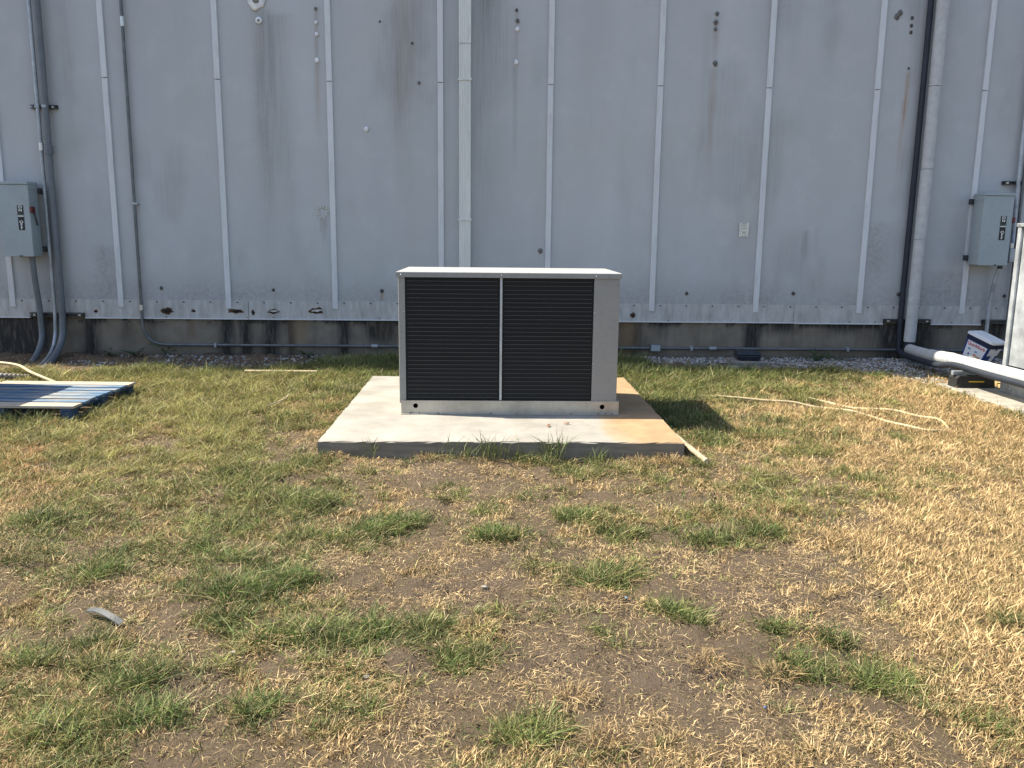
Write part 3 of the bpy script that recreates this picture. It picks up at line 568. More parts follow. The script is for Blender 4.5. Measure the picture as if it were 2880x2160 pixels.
def conduit(name, path, r, mat, label, couplings=(), straps=(), n=12):
    t = tag(empty(name, (0,0,0)), label, 'conduit'); tube('pipe', path, r, mat, t, n)
    for c, d, L, m in couplings: c = Vector(c); d = Vector(d).normalized()*L/2; cyl('coupling', c-d, c+d, r*1.28, m, t)
    for s in straps: box('strap', s[0]-r*2.2, s[0]+r*2.2, s[1]-r*1.15, .001, s[2]-.011, s[2]+.011, 'galv2', t, .002)
    return t
conduit('conduit', spline([(-4.955,-.06,7.2),(-4.955,-.06,3.5),(-4.96,-.06,2),(-4.965,-.06,.6),(-4.97,-.065,.32),(-4.965,-.10,.16),(-4.94,-.24,.02),(-4.86,-.55,-.055),(-4.80,-.9,-.12)]), .021, 'galv2', 'thin shiny conduit beside the thicker one left of frame', [((-4.955,-.06,2.25),(0,0,1),.08,'screw')])
conduit('conduit', spline([(-4.865,-.075,7.2),(-4.865,-.075,3.5),(-4.875,-.075,2),(-4.875,-.075,.6),(-4.88,-.08,.32),(-4.875,-.12,.16),(-4.85,-.28,.03),(-4.76,-.62,-.045),(-4.70,-1.0,-.13)]), .036, 'pvc', 'thick grey plastic conduit running up the wall and curving into the soil', [((-4.872,-.075,2.22),(0,0,1),.09,'pvc')], n=16)
conduit('conduit', spline([(-5.13,-.13,1.08),(-5.125,-.12,.8),(-5.12,-.09,.5),(-5.12,-.085,.28),(-5.11,-.12,.13),(-5.08,-.28,.0),(-5.04,-.5,-.09)]), .031, 'pvc', 'grey conduit dropping from the underside of the left switch box', n=16)
conduit('conduit', fillet([(-3.985,-.035,7.2),(-4.0,-.035,.062),(6.6,-.035,.058)], .27, 10), .017, 'emt', 'long thin conduit down the wall, turning to run along the foundation', [((-3.992,-.035,3.57),(0,0,1),.10,'screw'),((-4.0,-.035,.49),(0,0,1),.06,'screw'),((-1.35,-.035,.0618),(1,0,0),.07,'galv2'),((2.6,-.035,.061),(1,0,0),.08,'galv2')], [(-3.995,-.035,1.65)])
for x, wh in ((-3.18, 'just right of its bend'), (-1.0, 'beside the left of the air conditioner'), (2.35, 'between the junction box and the black box'), (4.2, 'between the bushy weed and the silver pipe')):
    o = box('pipe_clip', x-.014, x+.014, -.056, .012, .035, .084, 'galv2', None, .003); tag(o, 'small clip on the foundation conduit ' + wh, 'clip', 'clips along the foundation conduit')
jb = tag(empty('junction_box'), 'small grey junction box on the thin conduit right of the air conditioner', 'junction box'); box('box', 1.862, 1.978, -.085, .006, .025, .105, 'pvc', jb, .004); box('cover', 1.868, 1.972, -.091, -.0852, .031, .099, 'boxgrey', jb, .003)
def strut(x0, x1, z, label, depth=.042):
    t = tag(empty('strut_channel'), label, 'strut channel'); h = .021; b = 1 if z < 1 else 1
    yb = -.002 if z > 1 else -.013
    bm = bmesh.new(); add_box(bm, x0, x1, yb-.004, yb, z-h, z+h); add_box(bm, x0, x1, yb-depth, yb-.0042, z+h-.004, z+h); add_box(bm, x0, x1, yb-depth, yb-.0042, z-h, z-h+.004)
    add_box(bm, x0, x1, yb-depth-.003, yb-depth-.0002, z+h-.012, z+h); add_box(bm, x0, x1, yb-depth-.003, yb-depth-.0002, z-h, z-h+.012); bm_obj('channel', bm, 'dark', t)
    for x in (x0+.05, x1-.05): box('nut', x-.014, x+.014, yb-depth+.006, yb-.0045, z-.014, z+.014, 'screw', t, .003)
    return t
s_ = strut(-5.045, -4.765, 2.675, 'dark strut bracket high on the wall behind two conduits'); box('clamp', -4.895, -4.845, -.113, -.0452, 2.66, 2.69, 'galv2', s_, .003); box('clamp', -4.98, -4.935, -.085, -.0452, 2.66, 2.69, 'galv2', s_, .003)
strut(-5.262, -4.655, .398, 'dark strut channel in the flashing gap behind three conduits', .034)
strut(4.607, 5.163, .400, 'dark strut channel in the flashing gap behind the silver pipe', .034)
strut(5.777, 6.60, .400, 'dark strut channel in the flashing gap below the right switch box', .034)
strut(5.84, 6.30, 1.99, 'short dark strut bracket above the right switch box')
def switch_box(name, x0, x1, z0, z1, label, left):
    t = tag(empty(name), label, 'switch box'); y0, y1 = -.25, -.055
    box('enclosure', x0, x1, y0+.012, y1, z0+.004, z1-.03, 'boxgrey', t, .004)
    box('door', x0-.002, x1+.002, y0, y0+.0118, z0, z1-.032, 'boxgrey', t, .003)
    bm = bmesh.new(); add_box(bm, x0-.006, x1+.006, y0-.010, y1, z1-.0295, z1, .004, 2); bm_obj('rain_hood', bm, 'boxgrey', t)
    box('hood_flap', x1+.0025, x1+.006, y0-.004, y1-.04, z1-.075, z1-.03, 'boxgrey', t); box('hood_flap', x0-.006, x0-.0025, y0-.004, y1-.04, z1-.075, z1-.03, 'boxgrey', t)
    for zz0 in (z0+.05, z1-.12):
        for s, xx_ in ((-1, x0), (1, x1)): box('mounting_foot', min(xx_, xx_+s*.035), max(xx_, xx_+s*.035), -.0545, -.001, zz0, zz0+.06, 'dark', t)
    hx = x1+.004; h = box('handle', hx, hx+.03, y0-.012, y0+.06, 1.535, 1.60, 'red', t, .008, 2); bm = bmesh.new(); add_tube(bm, [(hx+.014, y0+.06, 1.545), (hx+.014, y0+.11, 1.40)], .008, 8); bm_obj('lever', bm, 'dark', h)
    box('latch', x0+(x1-x0)*.55, x0+(x1-x0)*.55+.03, y0-.006, y0-.0005, z0-.004, z0+.012, 'dark', t)
    lx = x1-.098; ly = y0-.0015; lz0, lz1 = 1.345, 1.612
    lb = box('switch_label', lx-.034, lx+.034, ly, y0-.0001, lz0, lz1, 'lblack', t)
    box('label_bar', lx-.031, lx+.031, ly-.0012, ly-.0002, 1.492, 1.502, 'lwhite', lb); box('label_band', lx-.0305, lx+.0305, ly-.0008, ly-.0002, 1.504, 1.524, 'lgreen', lb)
    for ch, z in (('O', 1.592), ('N', 1.558), ('O', 1.432), ('F', 1.400), ('F', 1.368)):
        text('letter', ch, .040, Matrix.Translation((lx, ly-.0012, z)) @ FACE_CAM, 'lwhite', lb, .0008, 1.25)
    text('letter', '+', .022, Matrix.Translation((lx, ly-.0012, 1.533)) @ FACE_CAM, 'pvc', lb)
    return t
switch_box('switch_box', -5.375, -5.045, 1.06, 1.865, 'grey ON OFF switch box with red handle at the left edge', True)
switch_box('switch_box', 5.515, 5.855, 1.06, 1.865, 'grey ON OFF switch box with red handle near the silver pipe', False)
conduit('conduit', spline([(5.855,-.13,1.07),(5.83,-.10,.9),(5.82,-.06,.6),(5.82,-.06,.3),(5.82,-.06,-.1)]), .022, 'galv2', 'galvanised conduit dropping from the right switch box to the soil', [((5.853,-.128,1.045),(.0,0,1),.05,'dark')])
conduit('conduit', spline([(5.985,-.055,7.2),(5.985,-.055,4),(5.995,-.055,2.2),(6.0,-.07,1.5),(5.985,-.10,1.34),(5.955,-.14,1.29)]), .022, 'galv2', 'galvanised conduit running up the wall behind the right switch box')
fx = tag(empty('conduit_fitting'), 'grey cast conduit fitting beside the right switch box', 'conduit fitting'); box('elbow', 5.90, 5.965, -.20, -.12, 1.09, 1.26, 'galv2', fx, .02, 2); box('cover', 5.905, 5.96, -.206, -.2002, 1.10, 1.25, 'galv2', fx, .002); cyl('hub', (5.935,-.16,1.2605), (5.935,-.16,1.31), .026, 'screw', fx)
conduit('conduit', spline([(6.06,-.05,7.2),(6.06,-.05,3),(6.06,-.05,2.2),(6.06,-.05,.2)]), .017, 'emt', 'dark conduit at the right edge of the wall behind the metal cabinet')
sg = tag(empty('wall_tag'), 'small yellowed white plate with faded print on the wall', 'sign'); plate('plate', [(2.838,1.357),(2.945,1.357),(2.952,1.512),(2.842,1.512)], -.0115, -.0085, 'tag', sg)
for z, wd, th_ in ((1.503,.06,.006),(1.488,.07,.003),(1.478,.055,.002),(1.470,.06,.002),(1.448,.07,.005),(1.419,.07,.003),(1.405,.04,.008),(1.392,.035,.004)): box('print_line', 2.894-wd/2, 2.894+wd/2, -.0125, -.0117, z-th_/2, z+th_/2, 'print', sg)
for s in (-1, 1): plate('print_line', [(2.893+s*.008,1.366),(2.893+s*.013,1.366),(2.893+s*.042,1.389),(2.893+s*.037,1.391)], -.0125, -.0117, 'print', sg)

# ---------------------------------------------------------------- refrigeration pipes on the right
pp = tag(empty('insulated_pipe'), 'thick white jacketed pipe down the wall and out along the slab', 'pipe')
vert = [(4.905,-.115,7.2),(4.905,-.115,3.02)]
tube('jacket', [(4.902,-.115,7.2),(4.902,-.115,3.015)], .066, 'jacket', pp, 20)
tube('jacket', [(4.90,-.115,3.01),(4.90,-.115,2.125)], .0635, 'jacket', pp, 20)
tube('jacket', [(4.90,-.115,2.12),(4.895,-.115,1.345)], .066, 'jacket', pp, 20)
tube('jacket', [(4.895,-.115,1.34),(4.885,-.118,.17)], .0640, 'jacket', pp, 20)
tube('elbow', spline([(4.885,-.118,.17),(4.884,-.125,.12),(4.875,-.165,.085),(4.862,-.24,.085)]), .058, 'bluedk', pp, 18)
rj = [random.uniform(-.0022, .0022) for _ in range(80)]
tube('jacket', spline([(4.86,-.20,.085),(4.79,-.6,.10),(4.73,-.95,.118)]), .063, 'jacket', pp, 20, lambda i: .062+rj[i])
tube('jacket', spline([(4.735,-.92,.117),(4.685,-1.25,.14),(4.665,-1.45,.155)]), .068, 'jacket', pp, 20, lambda i: .067+rj[i])
tube('jacket', spline([(4.667,-1.43,.155),(4.655,-1.9,.157),(4.67,-2.5,.158),(4.70,-3.3,.158)]), .063, 'jacket', pp, 20, lambda i: .063+rj[i])
tube('dark_insulated_pipe', spline([(4.80,-.05,7.2),(4.80,-.05,3),(4.79,-.05,.6),(4.80,-.05,.15),(4.79,-.09,.06),(4.76,-.3,.03),(4.71,-.7,.035),(4.64,-1.2,.06),(4.605,-1.6,.12),(4.585,-2.2,.12),(4.60,-3.3,.12)]), .031, 'bluedk', None, 14)
tag(bpy.data.objects['dark_insulated_pipe'], 'slim dark foam covered pipe running beside the white jacketed pipe', 'pipe')
SLZ = -.066
tag(rough_slab('concrete_slab', 4.44, 7.2, -4.2, -1.56, -.22, SLZ, 'slab', .004), 'weathered concrete slab under the metal cabinet at the right edge', 'concrete slab')
sb = tag(empty('pipe_support'), 'black rubber pipe support block with a yellow stripe', 'pipe support')
plate('block', [(4.50,SLZ),(4.885,SLZ),(4.87,SLZ+.09),(4.84,SLZ+.115),(4.53,SLZ+.115),(4.505,SLZ+.09)], -1.83, -1.68, 'black', sb); box('stripe', 4.62, 4.77, -1.833, -1.8302, SLZ+.055, SLZ+.066, 'yellow', sb)
box('strut_top', 4.49, 4.86, -1.775, -1.735, SLZ+.116, SLZ+.155, 'galv2', sb, .002); bm = bmesh.new(); add_tube(bm, [(4.665+.073*math.cos(t), -1.755, .157+.073*math.sin(t)) for t in np.linspace(-.6, 3.74, 14)], .007, 6); bm_obj('pipe_clamp', bm, 'screw', sb)
for i, (x0, x1, y, z) in enumerate([(4.90, 5.6, -1.86, SLZ), (4.95, 5.6, -1.72, SLZ)]):
    o = box('lumber', x0, x1, y-.03, y+.03, z+.001, z+.038, 'wood', None, .003); tag(o, ('front' if i == 0 else 'rear') + ' one of two bare yellow boards lying under the metal cabinet', 'board', 'boards under the cabinet')
def cabinet(name, x0, x1, y0, y1, z0, label, H=1.565):
    t = tag(empty(name), label, 'metal cabinet'); zb = z0+.10; zt_ = z0+H
    for yy in (y0, y1-.05): box('base_rail', x0+.02, x1-.02, yy, yy+.05, z0+.001, zb, 'galv', t, .002)
    r_ = plate_holes('side_rail', y0, y1, z0+.002, zb, [(y1-.16, z0+.05, .02)], 0, .003, 'galv', t); r_.rotation_euler = (0, 0, R(90)); r_.location = (x0, 0, 0)
    for xx_ in (x0-.004, x1-.045):
        for yy in (y0, y1-.05): box('corner_post', xx_, xx_+.049, yy, yy+.05, zb+.001, zt_-.035, 'galv', t, .003)
    for xx_ in (x0+.020, x1-.026): box('side_panel', xx_, xx_+.006, y0+.058, y1-.062, zb+.16, zt_-.035, 'galv', t)
    box('rear_panel', x0+.046, x1-.046, y1-.012, y1-.006, zb+.16, zt_-.035, 'galv', t); box('front_panel', x0+.046, x1-.046, y0+.006, y0+.012, zb+.16, zt_-.035, 'galv', t)
    box('floor_pan', x0+.05, x1-.05, y0+.05, y1-.05, zb+.15, zb+.159, 'dark', t)
    box('lid', x0-.012, x1+.012, y0-.012, y1+.012, zt_-.034, zt_, 'galv', t, .004)
    bm = bmesh.new()
    for yy in (y1-.01, y1-.038): add_tube(bm, [(x0-.012, yy, zt_-.017), (x0-.016, yy, zt_-.017)], .005, 8)
    bm_obj('screws', bm, 'dark', t); return t
cabinet('metal_cabinet', 4.83, 5.95, -3.6, -1.99, SLZ, 'galvanised metal cabinet on the slab at the right edge')
# a like cabinet stands left of the frame; its shadow lies across the pallet
gz = -.11
tag(rough_slab('concrete_slab', -6.4, -4.68, -3.4, -1.95, -.3, gz+.02, 'slab', .004, .2), 'low concrete slab under the metal cabinet left of the pallet', 'concrete slab')
cabinet('metal_cabinet', -5.95, -4.80, -3.10, -2.19, gz+.02, 'galvanised metal cabinet standing left of the pallet', 1.57)
# square pail, leaning
pl = tag(empty('plastic_pail', (5.34, -.66, -.055)), 'square blue and white plastic pail with a white lid, leaning behind the pipe', 'pail')
def frustum(name, s0, s1, z0, z1, mat, bev=.02, off=0):
    bm = bmesh.new(); A = []
    for s, z in ((s0, z0), (s1, z1)): A.append([bm.verts.new((a*s, b*s, z)) for a, b in ((-1,-1),(1,-1),(1,1),(-1,1))])
    for k in range(4): bm.faces.new((A[0][k], A[0][(k+1)%4], A[1][(k+1)%4], A[1][k]))
    bm.faces.new(A[0]); bm.faces.new(A[1])
    es = [e for e in bm.edges if abs(e.verts[0].co.z-e.verts[1].co.z) > .5*(z1-z0)]; bmesh.ops.bevel(bm, geom=es, offset=bev, segments=3, affect='EDGES', profile=.5)
    return bm_obj(name, bm, mat, pl)
frustum('body', .112, .138, 0, .285, 'pailblue'); frustum('rim', .146, .150, .285, .335, 'pailnavy', .024); frustum('lid', .157, .157, .3352, .358, 'pailwhite', .03); frustum('lid_panel', .125, .123, .3582, .3632, 'pailwhite', .02)
def side_pt(side, u, v, off):
    s = .112 + (.138-.112)*v/.285 + off
    return (u*s/.13, -s, v) if side == 0 else (-s, -u*s/.13, v)
def decal(name, side, u0, u1, v0, v1, mat, off=.001, parent=pl):
    bm = bmesh.new(); f = [bm.verts.new(side_pt(side, u, v, off)) for u, v in ((u0,v0),(u1,v0),(u1,v1),(u0,v1))]; b = [bm.verts.new(side_pt(side, u, v, off-.0009)) for u, v in ((u0,v0),(u1,v0),(u1,v1),(u0,v1))]
    bm.faces.new(f); bm.faces.new(b[::-1])
    for i in range(4): bm.faces.new((f[i], f[(i+1)%4], b[(i+1)%4], b[i]))
    return bm_obj(name, bm, mat, parent)
lab = decal('label', 1, -.105, .11, .03, .275, 'pailwhite'); decal('label', 0, -.105, .11, .19, .275, 'pailwhite'); decal('label', 0, -.01, .075, .0, .19, 'pailwhite')
tilt = math.atan((.138-.112)/.285)
def side_text(body, u, v, size, mat):
    p = Vector(side_pt(1, u, v, .0028)); Mx = Matrix.Translation(p) @ Matrix.Rotation(R(-90), 4, 'Z') @ Matrix.Rotation(tilt, 4, 'X') @ FACE_CAM
    return text('lettering', body, size, Mx, mat, lab, .0008)
side_text('QuickSorb', 0, .245, .048, 'txtred')
for u, v, a, b, m in [(-.06,.19,.03,.02,'ltblue'),(.02,.185,.025,.02,'ltblue'),(.06,.13,.05,.03,'orange'),(.02,.14,.03,.03,'orange'),(-.05,.135,.018,.022,'pailblue'),(-.07,.08,.03,.02,'ltblue'),(-.01,.075,.03,.016,'ltblue'),(.06,.07,.025,.02,'pailblue')]: decal('print', 1, u-a/2, u+a/2, v-b/2, v+b/2, m, .0022, lab)
decal('latch', 0, -.012, .012, .262, .30, 'pailnavy', .012)
pl.matrix_world = Matrix.Translation((5.34, -.66, -.03)) @ Matrix.Rotation(R(13), 4, 'Y') @ Matrix.Rotation(R(16), 4, 'X') @ Matrix.Rotation(R(33), 4, 'Z')

# ---------------------------------------------------------------- bait box on its paver
pv = box('paver', 2.70, 3.06, -.62, -.26, -.10, -.010, 'paver', None, .006); tag(pv, 'square grey concrete paver on the gravel beside the wall', 'paver')
bb = tag(empty('bait_box', (2.885, -.44, -.0095), R(-4)), 'low black plastic box with rounded lid on the grey paver', 'bait box')
def trap(name, w0, d0, w1, d1, z0, z1, mat, bev):
    bm = bmesh.new(); A = []
    for w_, d_, z in ((w0, d0, z0), (w1, d1, z1)): A.append([bm.verts.new((a*w_/2, b*d_/2, z)) for a, b in ((-1,-1),(1,-1),(1,1),(-1,1))])
    for k in range(4): bm.faces.new((A[0][k], A[0][(k+1)%4], A[1][(k+1)%4], A[1][k]))
    bm.faces.new(A[0]); bm.faces.new(A[1]); bmesh.ops.bevel(bm, geom=bm.edges[:], offset=bev, segments=3, affect='EDGES', profile=.5); return bm_obj(name, bm, mat, bb)
trap('tray', .235, .20, .265, .225, 0, .062, 'blackpl', .012); trap('lid', .275, .235, .235, .19, .064, .105, 'blackpl', .014); trap('lid_ridge', .13, .08, .11, .06, .103, .116, 'blackpl', .005)

# ---------------------------------------------------------------- pallet
pt = tag(empty('pallet', (-3.81, -2.68, -.14), R(-1.5)), 'worn blue wooden pallet lying flat in the grass', 'pallet')
PZt = .145; L, Wd = 1.17, 1.07
ypos = np.linspace(-Wd/2, Wd/2, 9); bd = [.14, .09, .095, .09, .095, .09, .095, .14]
tot = sum(bd); gap = (Wd-tot)/7; y = Wd/2
for i, b in enumerate(bd[::-1]):
    m = 'palB' if i in (0, 7) else 'palA'; dz = random.uniform(-.003, .003)
    o = box('deck_board', -L/2+random.uniform(-.008,.008), L/2+random.uniform(-.010,.010), y-b, y, PZt-.02+dz, PZt+dz, m, pt, .002); y -= b+gap
for yy in (-Wd/2+.05, 0, Wd/2-.05):
    pass
for xx_ in (-L/2+.06, 0, L/2-.06):
    box('stringer_board', xx_-.045, xx_+.045, -Wd/2, Wd/2, PZt-.043, PZt-.024, 'palC', pt, .002)
    for yy in (-Wd/2+.055, 0, Wd/2-.055): box('block', xx_-.045+.0, xx_+.045, yy-.05, yy+.05, .022, PZt-.0435, 'palC', pt, .003)
    box('bottom_board', xx_-.045, xx_+.045, -Wd/2, Wd/2, .0, .0215, 'palC', pt, .002)
# hoses and loose pipes
def on_ground(pts, dz): return [(x, y, float(height(x, y))+dz) for x, y in pts]
H1 = [(1.63,-2.55),(1.79,-2.37),(1.99,-2.28),(2.20,-2.36),(2.45,-2.44),(2.67,-2.49),(2.83,-2.57),(2.96,-2.66),(3.07,-2.78),(3.16,-2.96),(3.19,-3.17),(3.27,-3.35),(3.36,-3.46),(3.49,-3.45),(3.60,-3.33),(3.63,-3.13),(3.55,-2.95),(3.40,-2.79),(3.17,-2.62),(3.05,-2.44),(2.90,-2.26)]
tag(tube('garden_hose', spline([(x, y, z+(.014 if 2 < i < 6 else .001+.009*random.random())) for i, (x, y, z) in enumerate(on_ground(H1, .012))], 6), .0112, 'cream'), 'long cream hose looping through the dry grass right of the pad', 'hose')
tag(tube('garden_hose', spline([(-5.6,-1.25,.06),(-5.0,-1.36,.055),(-4.66,-1.45,.04),(-4.40,-1.66,-.0),(-4.1,-1.86,-.05),(-3.95,-1.95,-.08)]), .015, 'cream', None, 14), 'cream hose arching over the ground behind the pallet', 'hose')
tag(tube('corrugated_hose', spline([(-5.7,-1.5,-.06),(-5.0,-1.62,-.04),(-4.72,-1.72,-.02),(-4.5,-1.62,-.05),(-4.45,-1.4,-.08)], 30), .03, 'corr', None, 14, lambda i: .028+.004*math.sin(i*1.6)), 'grey corrugated hose curling behind the pallet', 'hose')
tag(tube('loose_pipe', [(1.335,-3.55,-.085),(1.36,-3.95,-.085),(1.425,-4.36,-.11)], .019, 'pvcw', None, 12), 'dirty white plastic pipe against the right side of the concrete pad', 'pipe')
tag(tube('loose_pipe', [(-2.5,-1.235,-.045),(-1.76,-1.27,-.04)], .017, 'cream', None, 12), 'straight cream pipe lying in the grass left of the air conditioner', 'pipe')
bm = bmesh.new(); add_tube(bm, spline([(-1.86,-2.80,-.075),(-1.80,-2.76,-.055),(-1.73,-2.70,-.03),(-1.71,-2.66,.0)]), .005, 6); tag(bm_obj('stick', bm, 'pvcw', None, True), 'pale bent stick in the grass left of the concrete pad', 'stick')
bm = bmesh.new(); P = spline([(-1.60,-6.46,0),(-1.54,-6.50,.016),(-1.47,-6.545,.012),(-1.42,-6.57,-.004)], 4); zz0 = float(height(-1.5,-6.5))+.022
A = [(bm.verts.new((p.x-.006, p.y-.009, p.z+zz0)), bm.verts.new((p.x+.006, p.y+.009, p.z+zz0+.007)), bm.verts.new((p.x+.007, p.y+.007, p.z+zz0+.003)), bm.verts.new((p.x-.005, p.y-.011, p.z+zz0-.004))) for p in P]
for a, b in zip(A, A[1:]):
    for k in range(4): bm.faces.new((a[k], a[(k+1)%4], b[(k+1)%4], b[k]))
bm.faces.new(A[0]); bm.faces.new(A[-1]); tag(bm_obj('plastic_strip', bm, 'strip'), 'curved scrap of grey plastic lying in the grass, lower left', 'plastic scrap')
for nm, lb, x, y, s, m, cat in [('stone', 'flat pale stone on the bare soil below the pad', -.02, -6.26, (.026,.018,.012), 'paver', 'stone'), ('stone', 'small cream stone in dead straw, lower left of centre', -.42, -6.96, (.016,.013,.01), 'slab', 'stone'), ('plastic_scrap', 'tiny blue plastic scrap beside the round green tuft', .57, -6.36, (.009,.007,.006), 'ltblue', 'plastic scrap'), ('plastic_scrap', 'blue plastic scrap in the straw at the lower right', .90, -7.14, (.009,.006,.006), 'bluelit', 'plastic scrap'), ('bottle_ring', 'small white plastic bit on bare soil right of centre', .96, -6.76, (.009,.008,.004), 'pailwhite', 'plastic scrap'), ('foil_scrap', 'crumpled pale scrap in the grass at the lower left', -.92, -6.81, (.018,.014,.01), 'slab', 'scrap')]:
    o = blob(nm, (x, y, float(height(x, y))+s[2]*.8+.004), tuple(q*.75 for q in s), m, None, 1, .3); o.data.polygons.foreach_set('use_smooth', [False]*len(o.data.polygons)); tag(o, lb, cat)

# ---------------------------------------------------------------- grass, straw, crumbs, gravel
BLOCK = [(PAD[0]-.0, PAD[1]+.0, PAD[2], PAD[3]), (4.44, 7.2, -4.2, -1.56), (2.70, 3.06, -.62, -.26)]
def visible(x, y, m=.35):
    d = y+9.581; xl = -(d*.585)-m+.02*d; xr = d*.655+m
    ok = (x > xl) & (x < xr) & (y > -7.75) & (y < -.04)
    for a, b, c, e in BLOCK: ok &= ~((x > a) & (x < b) & (y > c) & (y < e))
    ok &= ~((x > -4.4) & (x < -3.25) & (y > -3.2) & (y < -2.15))
    return ok
def scatter(n, ylo=-7.75, yhi=-.05, bias=1.0):
    """points over the lawn, denser towards the camera"""
    u = rng.random(int(n*2.6)); y = ylo + (yhi-ylo)*u**bias; x = rng.uniform(-5.6, 6.2, len(y)); k = visible(x, y); return x[k][:n], y[k][:n]
def ribbons(x, y, z, az, h, lean, wd, side, c0, c1, name, mat, midf=.5, midlean=.3):
    n = len(x); dx, dy = np.cos(az), np.sin(az); px, py = -dy, dx; tw = az+np.pi/2+rng.normal(0, .6, n)
    V = np.empty((n, 4, 3)); wv = np.stack([np.cos(tw), np.sin(tw), rng.normal(0, .25, n)], 1)*(wd/2)[:, None]
    b = np.stack([x, y, z], 1); m = b + np.stack([dx*lean*midlean + px*side, dy*lean*midlean + py*side, h*midf], 1); t = b + np.stack([dx*lean, dy*lean, h], 1)
    V[:, 0] = b; V[:, 1] = m+wv; V[:, 2] = m-wv; V[:, 3] = t
    k = (np.arange(n)*4)[:, None]; F = np.concatenate([k+[[0, 1, 2]], k+[[2, 1, 3]]])
    T = np.empty((n, 4, 3)); T[:, 0] = c0; T[:, 1:3] = (.4*c0+.6*c1)[:, None]; T[:, 3] = c1
    return tag(np_mesh(name, V.reshape(-1, 3), F, mat, np.clip(T.reshape(-1, 3), 0, 1)), kind='stuff')
def lerp(a, b, t): return np.array(a)[None]*(1-t[:, None]) + np.array(b)[None]*t[:, None]
def rankn(v):
    q = np.sort(v[::37]); return np.interp(v, q, np.linspace(0, 1, len(q)))

# green blades
x, y = scatter(1500000, bias=1.25); g, t = zone(x, y); clump = rankn(.7*fbm(x, y, 4.2, 51, 4)+.3*fbm(x, y, 15, 53, 3)); den = g*1.30-(.17+.74*clump)
mic = rankn(.6*fbm(x, y, 19, 58, 2)+.4*fbm(x, y, 41, 59, 2)); den = den + (mic-.5)*.55
keep = rng.random(len(x)) < np.clip(.02*(g > .02)*(y < -.6) + sstep(-.14, .30, den)*.95*np.where(g > .02, 1, 0), 0, 1)
x, y, g, den = x[keep], y[keep], g[keep], den[keep]
if len(x) > 420000: s = rng.permutation(len(x))[:420000]; x, y, g, den = x[s], y[s], g[s], den[s]
tq = [(a, b, r, int((30000 if i < 2 else 16000)*r)) for i, (a, b, r) in enumerate(TUFTS)]
spread = lambda r, m: r*np.where(rng.random(m) < .35, .85, .45)*rng.normal(0, 1, m)
tx_ = np.concatenate([a+spread(r, m)*1.15 for a, b, r, m in tq]); ty_ = np.concatenate([b+spread(r, m)*.8 for a, b, r, m in tq]); kt = visible(tx_, ty_) & (fbm(tx_, ty_, 13, 57, 3) + rng.normal(0, .06, len(tx_)) < .56)
x = np.concatenate([x, tx_[kt]]); y = np.concatenate([y, ty_[kt]]); g = np.concatenate([g, np.full(kt.sum(), 1.)]); den = np.concatenate([den, rng.uniform(.15, .75, kt.sum())])
n = len(x); dist = y+9.581
back = sstep(-1.7, -1.1, y); hh = rng.gamma(4, 1/4, n)*(.016+.024*np.clip(den+.15, 0, .8))*(1+.35*sstep(-5.5, -3, y)) + back*rng.gamma(3, 1/3, n)*.032
padf = ((y < PAD[2]) & (y > PAD[2]-.22) & (x > PAD[0]-.1) & (x < PAD[1]+.2)); hh = np.where(padf, hh*(1+.6*rng.random(n)), hh)
wd = (.0018+.0022*rng.random(n)**1.5)*(1+.13*np.clip(dist-2, 0, 8)); az = rng.uniform(0, 2*np.pi, n); lean = hh*rng.uniform(.3, 2.1, n); hh = hh*np.where(lean > hh, .8, 1)
yel = np.clip(sstep(-1.0, -2.2, x)*sstep(-5.4, -4.2, y)*.75 + .5*(fbm(x, y, 1.3, 71, 3)-.38) + rng.normal(0, .26, n) + .06 + .25*sstep(1.2, 2.2, x) + .25*sstep(.35, 0, den), 0, 1)*(1-.5*back)
pat = np.exp((fbm(x, y, 15, 73, 3)-.5)*2.2); yel = yel-.28*(g >= 1); yel = np.clip(yel+(fbm(x, y, 10, 74, 2)-.5)*.8, 0, 1)
c1 = lerp((.062,.098,.026), (.258,.238,.080), yel)*(pat*np.exp(rng.normal(0, .38, n)))[:, None]; shine = (rng.random(n) < .08)[:, None]; c1 = np.where(shine, np.array([.36,.37,.17])[None], c1); dead = (rng.random(n) < .12+.2*sstep(.3, -.1, den))[:, None]; c1 = np.where(dead, lerp((.22,.16,.08), (.58,.46,.26), rng.random(n)), c1)  # shine: a few blades tinted pale as painted highlights
c0 = .6*c1 + .4*np.array([.17,.15,.075])[None]
ribbons(x, y, height(x, y)-.004, az, hh, lean, wd, rng.normal(0, .005, n), c0, c1, 'green_grass', 'grass')
tag(bpy.data.objects['green_grass'], 'patchy short green grass growing across the lawn', 'grass')
# standing dry blades
x, y = scatter(1200000, bias=1.25); g, t = zone(x, y); clump = rankn(.7*fbm(x, y, 3.6, 151, 4)+.3*fbm(x, y, 16, 153, 3)); den = t*1.22+.02-(.14+.75*clump)
mic = rankn(.6*fbm(x, y, 21, 158, 2)+.4*fbm(x, y, 43, 159, 2)); den = den + (mic-.5)*.5
keep = rng.random(len(x)) < sstep(-.12, .25, den)*np.where(t > .02, 1, 0)
x, y, t, den = x[keep], y[keep], t[keep], den[keep]
if len(x) > 310000: s = rng.permutation(len(x))[:310000]; x, y, t, den = x[s], y[s], t[s], den[s]
n = len(x); dist = y+9.581; hh = rng.gamma(4, 1/4, n)*(.012+.012*np.clip(den+.2, 0, 1))*(1+.35*sstep(-5.5, -3, y)); wd = (.0018+.0020*rng.random(n))*(1+.13*np.clip(dist-2, 0, 8)); az = rng.uniform(0, 2*np.pi, n); lean = hh*rng.uniform(.2, 1.5, n)
